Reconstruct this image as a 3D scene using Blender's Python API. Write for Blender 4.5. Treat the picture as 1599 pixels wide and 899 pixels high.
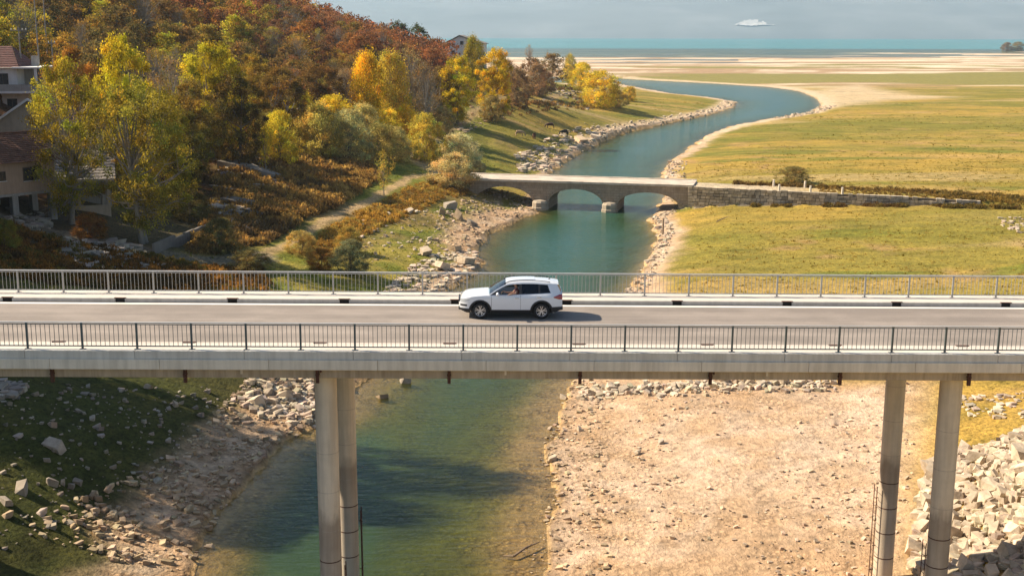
import bpy, bmesh, math, random
import numpy as np
from mathutils import Matrix, Vector

for o in list(bpy.data.objects):
    bpy.data.objects.remove(o)
scene = bpy.context.scene
COL = scene.collection
rad = math.radians

# ------------------------------------------------------------------ camera
F_PX, IMG_W, IMG_H = 1900.0, 1599.0, 899.0
CAM_Z = 25.2
PITCH, YAW, ROLL = rad(11.82), rad(1.25), rad(0.14)
CAM_M = (Matrix.Translation((0, 0, CAM_Z)) @ Matrix.Rotation(-YAW, 4, 'Z')
         @ Matrix.Rotation(math.pi / 2 - PITCH, 4, 'X') @ Matrix.Rotation(ROLL, 4, 'Z'))
cam_data = bpy.data.cameras.new('camera')
cam_data.sensor_width = 36.0
cam_data.lens = F_PX / IMG_W * 36.0
cam_data.clip_start = 0.5
cam_data.clip_end = 60000.0
cam = bpy.data.objects.new('camera', cam_data)
cam.matrix_world = CAM_M
COL.objects.link(cam)
scene.camera = cam

# ------------------------------------------------------------------ light
SUN_DIR = Vector((-1.98, 0.56, 1.64)).normalized()      # towards the sun
world = bpy.data.worlds.new('World')
scene.world = world
world.use_nodes = True
wn = world.node_tree.nodes
wl = world.node_tree.links
sky = wn.new('ShaderNodeTexSky')
sky.sky_type = 'NISHITA'
sky.sun_disc = False
sky.sun_elevation = math.asin(SUN_DIR.z)
sky.sun_rotation = math.atan2(SUN_DIR.x, SUN_DIR.y)
sky.altitude = 700
sky.air_density = 1.0
sky.dust_density = 1.5
wl.new(sky.outputs[0], wn['Background'].inputs[0])
wn['Background'].inputs[1].default_value = 0.078
sun_data = bpy.data.lights.new('sun', 'SUN')
sun_data.energy = 5.0
sun_data.angle = rad(0.5)
sun_data.color = (1.0, 0.86, 0.67)
sun = bpy.data.objects.new('sun', sun_data)
sun.rotation_euler = SUN_DIR.to_track_quat('Z', 'Y').to_euler()
sun.location = (-60, 20, 80)
COL.objects.link(sun)

vs = scene.view_settings
vs.view_transform = 'Standard'
vs.look = 'None'
vs.gamma = 1.0
vs.exposure = 0.97
vs.use_curve_mapping = False
scene.render.engine = 'CYCLES'
cy = scene.cycles
cy.use_denoising = True
cy.max_bounces = 6
cy.diffuse_bounces = 3
cy.glossy_bounces = 2
cy.transmission_bounces = 3
cy.transparent_max_bounces = 8
cy.volume_bounces = 1
cy.caustics_reflective = False
cy.caustics_refractive = False

# ------------------------------------------------------------------ helpers
def rgb(r, g, b):
    return (r, g, b, 1.0)

class NT:
    """tiny helper round a material's node tree"""
    def __init__(s, name):
        s.m = bpy.data.materials.new(name)
        s.m.use_nodes = True
        s.n = s.m.node_tree.nodes
        s.l = s.m.node_tree.links
        s.b = s.n.get('Principled BSDF')
        s.out = s.n.get('Material Output')
    def node(s, t, **kw):
        nd = s.n.new(t)
        for k, v in kw.items():
            setattr(nd, k, v)
        return nd
    def link(s, a, b):
        s.l.new(a, b)
    def pos(s, scale=(1, 1, 1)):
        g = s.node('ShaderNodeNewGeometry')
        mp = s.node('ShaderNodeMapping')
        mp.inputs['Scale'].default_value = scale
        s.link(g.outputs['Position'], mp.inputs['Vector'])
        return mp.outputs[0]
    def objc(s, scale=(1, 1, 1)):
        g = s.node('ShaderNodeTexCoord')
        mp = s.node('ShaderNodeMapping')
        mp.inputs['Scale'].default_value = scale
        s.link(g.outputs['Object'], mp.inputs['Vector'])
        return mp.outputs[0]
    def noise(s, vec, scale, detail=4, rough=0.55):
        t = s.node('ShaderNodeTexNoise')
        t.inputs['Scale'].default_value = scale
        t.inputs['Detail'].default_value = detail
        t.inputs['Roughness'].default_value = rough
        s.link(vec, t.inputs['Vector'])
        return t.outputs['Fac']
    def ramp(s, fac, stops):
        r = s.node('ShaderNodeValToRGB')
        e = r.color_ramp.elements
        while len(e) < len(stops):
            e.new(0.5)
        for i, (p, c) in enumerate(stops):
            e[i].position = p
            e[i].color = c if len(c) == 4 else (*c, 1)
        s.link(fac, r.inputs['Fac'])
        return r.outputs['Color']
    def mix(s, fac, a, b, mode='MIX'):
        m = s.node('ShaderNodeMix', data_type='RGBA', blend_type=mode)
        for sock, v in ((m.inputs[0], fac), (m.inputs[6], a), (m.inputs[7], b)):
            if hasattr(v, 'is_linked') or hasattr(v, 'links'):
                s.link(v, sock)
            else:
                sock.default_value = v
        return m.outputs[2]
    def math(s, op, a, b=0.0, clamp=False):
        m = s.node('ShaderNodeMath', operation=op, use_clamp=clamp)
        for sock, v in ((m.inputs[0], a), (m.inputs[1], b)):
            if hasattr(v, 'links'):
                s.link(v, sock)
            else:
                sock.default_value = v
        return m.outputs[0]
    def attr(s, name):
        a = s.node('ShaderNodeAttribute', attribute_name=name)
        return a
    def bump(s, h, strength=0.4, dist=0.05):
        b = s.node('ShaderNodeBump')
        b.inputs['Strength'].default_value = strength
        b.inputs['Distance'].default_value = dist
        s.link(h, b.inputs['Height'])
        s.link(b.outputs[0], s.b.inputs['Normal'])

def simple_mat(name, col, rough=0.6, var=0.15, scale=3.0, metal=0.0, bump=0.0, spec=0.4, space='obj', stretch=(1, 1, 1)):
    t = NT(name)
    v = t.objc(stretch) if space == 'obj' else t.pos(stretch)
    n = t.noise(v, scale, 5)
    lo = tuple(c * (1 - var) for c in col)
    hi = tuple(min(1, c * (1 + var)) for c in col)
    t.link(t.ramp(n, [(0.3, lo), (0.7, hi)]), t.b.inputs['Base Color'])
    t.b.inputs['Roughness'].default_value = rough
    t.b.inputs['Metallic'].default_value = metal
    t.b.inputs['Specular IOR Level'].default_value = spec
    if bump:
        t.bump(t.noise(v, scale * 6, 4), bump, 0.03)
    return t.m

def link(o, parent=None):
    COL.objects.link(o)
    if parent is not None:
        o.parent = parent
    return o

def tag(o, label=None, cat=None, group=None, kind=None):
    if label: o['label'] = label
    if cat: o['category'] = cat
    if group: o['group'] = group
    if kind: o['kind'] = kind
    return o

def empty(name, loc=(0, 0, 0), rz=0.0, scale=None):
    o = bpy.data.objects.new(name, None)
    o.location = loc
    o.rotation_euler = (0, 0, rz)
    if scale is not None:
        o.scale = scale
    o.empty_display_size = 0.2
    return link(o)

def mesh_np(name, V, faces, mat=None, smooth=False):
    """V (n,3); faces: (m,k) array or a list of arrays of different widths"""
    me = bpy.data.meshes.new(name)
    if not isinstance(faces, (list, tuple)):
        faces = [faces]
    faces = [np.asarray(f, dtype=np.int32) for f in faces if len(f)]
    V = np.asarray(V, dtype=np.float32)
    me.vertices.add(len(V))
    me.vertices.foreach_set('co', V.ravel())
    loops = np.concatenate([f.ravel() for f in faces])
    tot = np.concatenate([np.full(len(f), f.shape[1], np.int32) for f in faces])
    start = np.concatenate([[0], np.cumsum(tot)[:-1]]).astype(np.int32)
    me.loops.add(len(loops))
    me.loops.foreach_set('vertex_index', loops)
    me.polygons.add(len(tot))
    me.polygons.foreach_set('loop_start', start)
    me.polygons.foreach_set('loop_total', tot)
    if mat is not None:
        me.materials.append(mat)
    me.update(calc_edges=True)
    me.polygons.foreach_set('use_smooth', np.full(len(tot), bool(smooth)))
    return me

def mobj(name, me, parent=None, loc=None):
    o = bpy.data.objects.new(name, me)
    if loc is not None:
        o.location = loc
    return link(o, parent)

class MB:
    """collects shapes, builds ONE mesh object"""
    def __init__(s):
        s.v, s.f = [], []
    def add(s, vs, fs):
        b = len(s.v)
        s.v += [tuple(p) for p in vs]
        s.f += [tuple(b + i for i in f) for f in fs]
        return s
    def box(s, x0, x1, y0, y1, z0, z1):
        vs = [(x, y, z) for z in (z0, z1) for y in (y0, y1) for x in (x0, x1)]
        return s.add(vs, [(0, 2, 3, 1), (4, 5, 7, 6), (0, 1, 5, 4), (2, 6, 7, 3), (0, 4, 6, 2), (1, 3, 7, 5)])
    def tube(s, pts, r, n=8, cap=True):
        pts = [Vector(p) for p in pts]
        rs = r if isinstance(r, (list, tuple)) else [r] * len(pts)
        vs, fs = [], []
        for i, p in enumerate(pts):
            d = (pts[min(i + 1, len(pts) - 1)] - pts[max(i - 1, 0)])
            d = d.normalized() if d.length > 1e-9 else Vector((0, 0, 1))
            a = d.cross(Vector((0, 0, 1)) if abs(d.z) < 0.9 else Vector((1, 0, 0))).normalized()
            b = d.cross(a)
            for k in range(n):
                t = 2 * math.pi * k / n
                vs.append(p + (a * math.cos(t) + b * math.sin(t)) * rs[i])
        for i in range(len(pts) - 1):
            for k in range(n):
                fs.append((i * n + k, i * n + (k + 1) % n, (i + 1) * n + (k + 1) % n, (i + 1) * n + k))
        if cap:
            fs.append(tuple(range(n))[::-1])
            fs.append(tuple((len(pts) - 1) * n + k for k in range(n)))
        return s.add(vs, fs)
    def lathe(s, prof, n=24, axis='z', c=(0, 0, 0)):
        vs, fs = [], []
        for r, h in prof:
            for k in range(n):
                t = 2 * math.pi * k / n
                if axis == 'z':
                    vs.append((c[0] + r * math.cos(t), c[1] + r * math.sin(t), c[2] + h))
                else:
                    vs.append((c[0] + r * math.cos(t), c[1] + h, c[2] + r * math.sin(t)))
        m = len(prof)
        for i in range(m - 1):
            for k in range(n):
                fs.append((i * n + k, i * n + (k + 1) % n, (i + 1) * n + (k + 1) % n, (i + 1) * n + k))
        return s.add(vs, fs)
    def grid(s, P):
        """P[i][j] -> points; quads"""
        ni, nj = len(P), len(P[0])
        vs = [P[i][j] for i in range(ni) for j in range(nj)]
        fs = [(i * nj + j, (i + 1) * nj + j, (i + 1) * nj + j + 1, i * nj + j + 1) for i in range(ni - 1) for j in range(nj - 1)]
        return s.add(vs, fs)
    def prism(s, poly, y0, y1):
        """polygon of (x,z) extruded along y"""
        n = len(poly)
        vs = [(x, y0, z) for x, z in poly] + [(x, y1, z) for x, z in poly]
        fs = [tuple(range(n)), tuple(range(2 * n - 1, n - 1, -1))]
        fs += [(i, i + n, (i + 1) % n + n, (i + 1) % n) for i in range(n)]
        return s.add(vs, fs)
    def mesh(s, name, mat, smooth=False, bevel=0.0, fix=True):
        me = bpy.data.meshes.new(name)
        bm = bmesh.new()
        bv = [bm.verts.new(p) for p in s.v]
        for f in s.f:
            if len(set(f)) >= 3:
                try:
                    bm.faces.new([bv[i] for i in f])
                except ValueError:
                    pass
        if fix:
            bmesh.ops.remove_doubles(bm, verts=bm.verts, dist=1e-5)
            bmesh.ops.recalc_face_normals(bm, faces=bm.faces)
        if bevel:
            bmesh.ops.bevel(bm, geom=[e for e in bm.edges if len(e.link_faces) == 2 and e.calc_face_angle(0) > 0.5],
                            offset=bevel, segments=1, affect='EDGES', clamp_overlap=True)
        bm.to_mesh(me)
        bm.free()
        if mat is not None:
            me.materials.append(mat)
        if smooth:
            for p in me.polygons:
                p.use_smooth = True
        return me
    def build(s, name, mat, parent=None, smooth=False, bevel=0.0, loc=None, fix=True):
        return mobj(name, s.mesh(name, mat, smooth, bevel, fix), parent, loc)

# numpy value noise -------------------------------------------------
_rs = np.random.RandomState(7)
_tab = _rs.rand(256, 256).astype(np.float64)
def vnoise(x, y):
    xi, yi = np.floor(x).astype(int), np.floor(y).astype(int)
    fx, fy = x - xi, y - yi
    fx, fy = fx * fx * (3 - 2 * fx), fy * fy * (3 - 2 * fy)
    a = _tab[xi & 255, yi & 255]; b = _tab[(xi + 1) & 255, yi & 255]
    c = _tab[xi & 255, (yi + 1) & 255]; d = _tab[(xi + 1) & 255, (yi + 1) & 255]
    return (a * (1 - fx) + b * fx) * (1 - fy) + (c * (1 - fx) + d * fx) * fy
def fbm(x, y, o=4):
    s, a, t = 0, 1.0, 0
    for i in range(o):
        s = s + a * vnoise(x + 17.3 * i, y + 9.1 * i); t += a
        a *= 0.5; x = x * 2.03; y = y * 2.03
    return s / t
def sstep(a, b, x):
    t = np.clip((x - a) / (b - a), 0, 1)
    return t * t * (3 - 2 * t)

# pixel <-> world (used to carry measured places of the photograph into metres)
_R = np.array(CAM_M.to_3x3())
def ray(px, py):
    d = np.array([(px - 799.5) / F_PX, -(py - 449.5) / F_PX, -1.0])
    d = _R @ d
    return d / np.linalg.norm(d)
def at_z(px, py, z=0.0):
    d = ray(px, py)
    t = (z - CAM_Z) / d[2]
    return np.array([d[0] * t, d[1] * t, z])
def at_y(px, py, y):
    d = ray(px, py)
    t = y / d[1]
    return np.array([d[0] * t, y, CAM_Z + d[2] * t])
def az(px, dist):
    """world x,y at horizontal distance dist along the column of pixel px"""
    d = ray(px, 60.0)
    k = dist / math.hypot(d[0], d[1])
    return d[0] * k, d[1] * k
# ------------------------------------------------------------------ terrain
RIVER_R = [(955, 122), (1000, 125), (1100, 130), (1200, 136), (1250, 143), (1278, 155), (1284, 167), (1262, 177), (1200, 187), (1150, 197),
           (1108, 212), (1080, 232), (1046, 255), (1038, 272), (1040, 300), (1030, 330), (1018, 345), (1030, 366), (1020, 400), (1000, 428),
           (980, 460), (950, 510), (920, 560), (903, 600), (886, 630), (874, 665), (858, 715), (868, 760), (866, 820), (850, 870), (845, 899), (850, 1000), (900, 1300)]
RIVER_L = [(962, 130), (1000, 137), (1050, 147), (1110, 153), (1150, 160), (1142, 168), (1112, 178), (1052, 191), (965, 210), (905, 238), (868, 262), (850, 285), (842, 315),
           (836, 333), (800, 348), (762, 366), (742, 392), (752, 420), (706, 448), (650, 500), (600, 560), (556, 604), (528, 640), (486, 672), (440, 692),
           (385, 748), (345, 800), (318, 838), (296, 899), (280, 1000), (250, 1300)]
poly = [at_z(*p)[:2] for p in RIVER_R] + [at_z(*p)[:2] for p in RIVER_L[::-1]]
poly = [np.array((-260.0, 900.0))] + poly + [np.array((-260.0, 690.0))]
RIV = np.array(poly)

def seg_dist(x, y, P):
    """distance to closed polygon + inside flag"""
    best = np.full(x.shape, 1e9)
    inside = np.zeros(x.shape, bool)
    n = len(P)
    for i in range(n):
        ax, ay = P[i]; bx, by = P[(i + 1) % n]
        dx, dy = bx - ax, by - ay
        t = np.clip(((x - ax) * dx + (y - ay) * dy) / (dx * dx + dy * dy + 1e-12), 0, 1)
        d = (x - ax - t * dx) ** 2 + (y - ay - t * dy) ** 2
        best = np.minimum(best, d)
        c = ((ay > y) != (by > y)) & (x < (bx - ax) * (y - ay) / (by - ay + 1e-12) + ax)
        inside ^= c
    return np.sqrt(best), inside
def line_dist(x, y, P):
    best = np.full(x.shape, 1e9)
    for i in range(len(P) - 1):
        ax, ay = P[i][:2]; bx, by = P[i + 1][:2]
        dx, dy = bx - ax, by - ay
        t = np.clip(((x - ax) * dx + (y - ay) * dy) / (dx * dx + dy * dy + 1e-12), 0, 1)
        best = np.minimum(best, (x - ax - t * dx) ** 2 + (y - ay - t * dy) ** 2)
    return np.sqrt(best)

# measured heights: (pixel x, pixel y, z) where the ground shows, or azimuth column + distance + z
CP = []
for px, py, z in [
    # left bank in front of and under the road bridge
    (200, 620, 3.0), (50, 650, 4.6), (0, 750, 4.2), (150, 800, 1.6), (100, 880, 1.2), (0, 890, 2.4), (350, 620, 1.6), (430, 640, 0.9), (300, 760, 0.8),
    
    # left bank beyond the road bridge
    (600, 400, 1.5), (650, 340, 2.0), (560, 380, 2.2), (700, 300, 3.2), (735, 276, 4.2), (680, 252, 4.3), (770, 318, 0.7), (800, 320, 0.4), (770, 285, 0.6), (640, 290, 3.6), (600, 302, 3.5), (500, 350, 3.1), (420, 395, 3.0),
    (300, 420, 3.6), (100, 415, 4.8), (40, 352, 6.0), (150, 345, 6.2), (250, 372, 4.6), (380, 300, 5.4), (450, 260, 6.2), (560, 260, 4.8), (330, 275, 7.0), (620, 222, 5.4), (500, 232, 7.4),
    (760, 262, 2.6), (825, 250, 1.2), (780, 205, 4.6), (850, 200, 3.4), (762, 182, 7.0), (700, 202, 6.2), (900, 172, 3.6), (960, 160, 2.8), (1050, 165, 1.4), (1000, 150, 2.4),
    (940, 140, 4.6), (880, 130, 7.5), (820, 130, 10), (760, 138, 12), (720, 130, 13.5),
    # right bank
    (950, 640, 0.7), (1000, 700, 0.8), (1100, 620, 1.3), (1150, 800, 0.8), (1250, 700, 1.0), (1000, 850, 0.5), (1300, 860, 0.8), (1350, 640, 1.6), (1390, 800, 0.9), (1000, 604, 1.5), (1250, 604, 1.8),
    (1440, 720, 1.4), (1425, 880, 0.6), (1599, 690, 3.2), (1520, 720, 2.0), (1599, 800, 3.0), (1599, 890, 2.6), (1510, 860, 1.2), (1560, 640, 2.4), (1500, 610, 2.2),
    (1100, 450, 1.6), (1300, 440, 2.0), (1550, 440, 2.4), (1050, 360, 1.6), (1150, 340, 1.8), (1400, 330, 2.5), (1590, 330, 2.7), (1250, 330, 2.1), (1590, 380, 2.4), (1800, 400, 3),
    (1100, 260, 1.8), (1300, 250, 2.0), (1550, 260, 2.3), (1200, 210, 1.6), (1500, 200, 1.8), (1350, 170, 1.4), (1550, 150, 1.5), (1300, 130, 1.0), (1550, 120, 1.0), (1100, 118, 0.7), (1900, 200, 2), (1900, 130, 1.5)]:
    CP.append(at_z(px, py, z))
for px, lst in {
    -900: [(60, 16), (120, 34), (200, 52), (300, 70), (520, 90)],
    -300: [(75, 9), (100, 11), (150, 18), (200, 32), (300, 56), (520, 84), (700, 70)],
    0: [(150, 9), (180, 14), (220, 24), (300, 40), (400, 58), (520, 72), (700, 50)],
    200: [(150, 7), (180, 11), (220, 20), (300, 34), (400, 48), (520, 56), (700, 30)],
    400: [(170, 7.5), (200, 9.5), (260, 20), (320, 29), (400, 34), (520, 27), (680, 6)],
    480: [(400, 29), (460, 29), (560, 18)],
    550: [(210, 7), (240, 9), (300, 17), (360, 22), (420, 24), (520, 16), (650, 3)],
    650: [(230, 6.5), (280, 9), (340, 13), (400, 16), (450, 16.5), (550, 7), (650, 2)],
    725: [(390, 14.5), (440, 15), (520, 7), (620, 2)],
    800: [(400, 10), (460, 8), (560, 3)],
}.items():
    for d, z in lst:
        x, y = az(px, d)
        CP.append(np.array((x, y, z)))
for p in [(-32,45,4),(-45,55,7),(-60,70,12),(-50,40,8),(-75,40,15),(-35,25,4),(-46,80,9),(30,50,7),(36,42,9),(36,62,6),(46,75,5),(46,50,11),(18,51,0.4),(18,45,0.3),(20,38,0.6),(10,35,0.4),(40,95,3)]:
    CP.append(np.array(p, float))
CP = np.array(CP)
for px_, t_, z_ in ((760, 7.5, 3.2), (800, 7.5, 2.8), (830, 8.5, 1.6), (760, 0.5, 0.9), (800, 0.5, 0.5)):
    q_ = at_z(px_, 283, 4.2); CP = np.vstack([CP, [q_[0] + 0.1 * t_, q_[1] + t_, z_]])
_D = np.sqrt(((CP[:, None, :2] - CP[None, :, :2]) ** 2).sum(-1))
_A = np.block([[-_D + 8.0 * np.eye(len(CP)), np.ones((len(CP), 1))], [np.ones((1, len(CP))), np.zeros((1, 1))]])
_W = np.linalg.solve(_A, np.concatenate([CP[:, 2], [0]]))

# old stone bridge line
OB_Z = 4.2
OB_A = at_z(728, 278.4, OB_Z)[:2]
OB_B = at_z(1075, 289.0, OB_Z)[:2]
OB_LEN = float(np.hypot(*(OB_B - OB_A)))
OB_U = (OB_B - OB_A) / OB_LEN
OB_N = np.array((-OB_U[1], OB_U[0]))          # away from the camera
OB_W = 7.0
def wall_top(s):
    """top of the retaining wall, s metres right of the old bridge's end"""
    return 4.0 - 0.016 * np.clip(s, 0, 60) - 0.02 * np.clip(s - 32, 0, 40)

TRACK = [at_z(*p)[:2] for p in [(728, 274, 4.2), (690, 266, 4.2), (640, 281, 3.7), (600, 302, 3.5), (540, 330, 3.2), (480, 362, 3.0), (430, 388, 3.0), (400, 400, 3.0)]]
TRACK2 = [at_z(*p)[:2] for p in [(690, 266, 4.2), (660, 254, 4.6), (648, 238, 5.2), (660, 222, 5.6), (735, 178, 7.5), (800, 168, 7.0), (880, 150, 6.0), (930, 140, 5)]]
LANE = [at_z(*p)[:2] for p in [(400, 400, 3.0), (330, 410, 3.3), (230, 400, 4.0), (120, 385, 5.0), (-60, 375, 5.6)]]

def base_h(x, y):
    z = np.full(x.shape, _W[-1])
    for (cx, cy_, _), w in zip(CP, _W[:-1]):
        z = z - w * np.sqrt((x - cx) ** 2 + (y - cy_) ** 2)
    return z

def terrain(x, y, want=False):
    x = np.asarray(x, float); y = np.asarray(y, float)
    d, inside = seg_dist(x, y, RIV)
    sd = np.where(inside, -d, d)
    wob = (fbm(x * 0.35, y * 0.35, 3) - 0.5) * np.clip(0.6 + y / 120, 0, 3)
    sd = sd + wob
    b = base_h(x, y)
    r = np.hypot(x, y)
    # far shore: sand bars and lake bed
    bars = 0.62 + 2.4 * (fbm(x / 210 + 3.1, y / 34 + 1.7, 4) - 0.50) - 1.6 * sstep(900, 1750, y + 0.12 * x) + 0.7 * sstep(100, 700, x) * (1 - sstep(1700, 2300, y)) + 0.55 * (1 - sstep(760, 1000, y))
    hillside = sstep(0.02, -0.14, x / np.maximum(y, 1))
    plain = np.where(y > 450, b, b)
    k = sstep(560, 760, y) * (1 - hillside)
    k = np.maximum(k, sstep(650, 900, y))
    b = plain * (1 - k) + bars * k
    b = np.where(y > 1900, b - 6 * sstep(1900, 2300, y), b)
    left = x < (-0.02 * y + 6)
    # roughness of the ground
    rough = (fbm(x * 0.16, y * 0.16, 4) - 0.5) * 0.9 + (fbm(x * 0.9, y * 0.9, 3) - 0.5) * 0.25
    amp = np.where(left, 1.0, 0.28) * (1 - sstep(500, 800, y) * 0.9)
    b = b + rough * amp * sstep(1, 9, d)
    near = np.where(y < 110, 1.0, 0.0)
    wbank = np.where(left, 7.0, np.where(y < 95, 9.0, 6.0)) * np.clip(y / 120, 0.9, 2.5)
    land = np.maximum(b, np.where(y > 560, -3.0, 0.12)) * (0.02 + 0.98 * sstep(-1.0, 1.0, sd / wbank - 0.35) ** 1.0)
    land = np.where(y > 560, np.where(sd > 0, b * sstep(0, 8, sd), b), land)
    land = np.where((sd > 0) & (y < 560), np.maximum(land, 0.05 * np.clip(sd, 0, 2)), land)
    shal = np.clip(y / 110, 0.85, 3)
    dn = np.clip(-sd, 0, 14)
    fa = sstep(70, 150, y)
    bed = -(0.03 * np.clip(dn, 0, 14) + 0.07 * np.clip(dn - 2.2, 0, 10)) * (1 - fa) * (1 + 3.0 * sstep(-5, -9, x)) - (0.30 * np.clip(dn, 0, 6) + 0.20 * np.clip(dn - 5, 0, 9)) * fa
    bed = np.where(y < 80, np.maximum(bed, -0.95), bed)
    z = np.where(sd > 0, land, bed)
    # causeway behind the retaining wall, to the right of the old bridge
    s = (x - OB_B[0]) * OB_U[0] + (y - OB_B[1]) * OB_U[1]
    t = (x - OB_A[0]) * OB_N[0] + (y - OB_A[1]) * OB_N[1]
    cw = sstep(0.15, 0.9, t) * (1 - sstep(6.2, 12, t)) * sstep(-1.5, 0.0, s) * (1 - sstep(60, 75, s))
    z = z * (1 - cw) + np.maximum(z, wall_top(s) - 0.1) * cw
    sl = s + OB_LEN
    cwl = sstep(0.2, 1.6, t) * (1 - sstep(6.2, 8.5, t)) * (1 - sstep(-0.2, 1.4, sl)) * sstep(-16, -4, sl)
    z = z * (1 - cwl) + np.maximum(z, 4.1) * cwl
    if want:
        return z, sd, left, r, t, s
    return z

def tz(x, y):
    return float(terrain(np.array([x]), np.array([y]))[0])

def ground(px, py, dmin=30.0, dmax=2500.0):
    """world point where the pixel's ray meets the terrain"""
    d = ray(px, py)
    h = math.hypot(d[0], d[1])
    ts = np.geomspace(dmin, dmax, 700) / h
    X, Y, Z = d[0] * ts, d[1] * ts, CAM_Z + d[2] * ts
    T = np.maximum(terrain(X, Y), 0.0)
    hit = np.nonzero(Z < T)[0]
    if len(hit) == 0:
        return np.array((X[-1], Y[-1], T[-1]))
    i = max(hit[0], 1)
    a, b = Z[i - 1] - T[i - 1], T[i] - Z[i]
    k = a / (a + b + 1e-9)
    t = ts[i - 1] * (1 - k) + ts[i] * k
    x, y = d[0] * t, d[1] * t
    return np.array((x, y, max(tz(x, y), 0.0)))

# the ground sheet: a fan of rows, fine near the bridge, coarse towards the lake
rows = np.concatenate([np.linspace(-40, 44, 30)[:-1], np.geomspace(44 + 60, 700 + 60, 560) - 60, np.geomspace(700 + 60, 14000 + 60, 160)[1:] - 60])
cols = np.concatenate([np.linspace(-2.2, -0.52, 46)[:-1], np.linspace(-0.52, 0.50, 400), np.linspace(0.50, 1.8, 40)[1:]])
YY, TT = np.meshgrid(rows, cols, indexing='ij')
XX = TT * (YY + 60) * 0.96 + 0.02 * YY
ZZ, SD, LEFT, RR, TTT, SSS = terrain(XX, YY, True)
gi, gj = XX.shape
idx = np.arange(gi * gj).reshape(gi, gj)
quads = np.stack([idx[:-1, :-1], idx[:-1, 1:], idx[1:, 1:], idx[1:, :-1]], -1).reshape(-1, 4)

def lerp(a, b, k):
    return a * (1 - k[..., None]) + np.asarray(b) * k[..., None]
def px_poly(pts, z=None):
    return np.array([(at_z(p[0], p[1], p[2] if len(p) > 2 else (z or 0)))[:2] for p in pts])
def in_poly(x, y, P):
    return seg_dist(x, y, P)[1]
def soft_poly(x, y, P, w):
    d, i = seg_dist(x, y, P)
    return sstep(-w, w, np.where(i, d, -d))

SCRUB_A = px_poly([(335, 275, 7), (420, 258, 6.3), (500, 254, 5.5), (585, 262, 4.7), (592, 285, 4), (540, 318, 3.3), (470, 352, 3), (405, 385, 3), (340, 400, 3.3), (290, 400, 3.8), (330, 330, 5)])
SCRUB_B = px_poly([(735, 280, 4), (690, 275, 4), (640, 292, 3.5), (590, 318, 3.2), (520, 352, 2.8), (478, 388, 2.6), (520, 400, 2.3), (560, 372, 2.3), (625, 340, 2.6), (690, 305, 3), (728, 296, 3)])
SCRUB_C = px_poly([(-60, 395, 5), (140, 400, 4.4), (300, 405, 3.6), (400, 410, 3.0), (430, 470, 2.4), (250, 480, 3), (-60, 480, 4.5)])
SAND_R = px_poly([(890, 585), (1000, 580, 1), (1250, 600, 1.4), (1440, 600, 2), (1430, 720, 1.4), (1440, 900, .6), (1400, 1100), (800, 1100), (820, 900), (860, 720)])
vx, vy = XX, YY
n1 = fbm(vx * 0.06, vy * 0.06, 4); n2 = fbm(vx * 0.3 + 40, vy * 0.3, 4); n3 = fbm(vx * 0.012 + 9, vy * 0.05 + 4, 4); n4 = fbm(vx * 1.2, vy * 1.2, 3)
S_ = lambda a, b, v: sstep(a, b, v)
gold = np.array((0.37, 0.252, 0.056)); olive = np.array((0.245, 0.202, 0.042)); green = np.array((0.13, 0.155, 0.024)); sand = np.array((0.50, 0.345, 0.22))
pale = np.array((0.56, 0.43, 0.31)); dirt = np.array((0.27, 0.165, 0.085)); soil = np.array((0.085, 0.055, 0.030)); grey = np.array((0.27, 0.245, 0.205)); litter = np.array((0.10, 0.050, 0.022))
colr = np.zeros(XX.shape + (3,)) + olive
# right plain: gold and olive drifts
colr = lerp(colr, gold, S_(0.38, 0.62, 0.6 * n3 + 0.4 * n1))
colr = lerp(colr, np.array((0.40, 0.27, 0.10)), 0.7 * S_(0.60, 0.74, fbm(vx * 0.03 + 70, vy * 0.08 + 3, 4)))
colr = lerp(colr, green, 0.75 * S_(0.62, 0.72, fbm(vx * 0.05 + 30, vy * 0.12 + 8, 4)))
colr = lerp(colr, dirt * 1.35, 0.55 * S_(0.56, 0.72, n2) * S_(0.45, 0.6, n1))
colr = lerp(colr, np.array((0.19, 0.175, 0.03)), 0.65 * S_(0.52, 0.66, fbm(vx * 0.02 + 11, vy * 0.035 + 31, 5)))
colr = lerp(colr, np.array((0.44, 0.32, 0.16)), 0.6 * S_(0.64, 0.76, fbm(vx * 0.015 + 51, vy * 0.06 + 3, 5)))
colr = lerp(colr, np.array((0.38, 0.24, 0.06)), 0.7 * (1 - S_(90, 112, vy)) * S_(0.3, 0.55, n1))
# left: green bank near the water, leaf litter up the hill
lm = LEFT.astype(float)
lm = sstep(8, -8, vx + 0.02 * vy - 6)
lg = lerp(np.zeros(XX.shape + (3,)) + np.array((0.15, 0.165, 0.026)), np.array((0.27, 0.225, 0.05)), S_(0.42, 0.62, n2))
lg = lerp(lg, dirt, 0.6 * S_(0.55, 0.7, n1))
hl = np.where(vy < 215, S_(4.5, 8.0, ZZ + (n1 - 0.5) * 5), S_(7.5, 12.0, ZZ + (n1 - 0.5) * 5))
lg = lerp(lg, litter, hl)
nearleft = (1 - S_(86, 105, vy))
lg = lerp(lg, np.array((0.045, 0.050, 0.015)), nearleft * 0.88)  # near bank grass coloured extra dark to deepen the tree shade on it
lg = lerp(lg, np.array((0.13, 0.15, 0.024)), 0.9 * S_(185, 230, vy) * (1 - hl) * S_(0.30, 0.48, n1 * 0.5 + n2 * 0.5))
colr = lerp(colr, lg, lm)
for P, c in ((SCRUB_A, (0.13, 0.065, 0.028)), (SCRUB_B, (0.17, 0.095, 0.03)), (SCRUB_C, (0.10, 0.055, 0.025))):
    colr = lerp(colr, c, 0.8 * soft_poly(vx, vy, P, 1.5))
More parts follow.
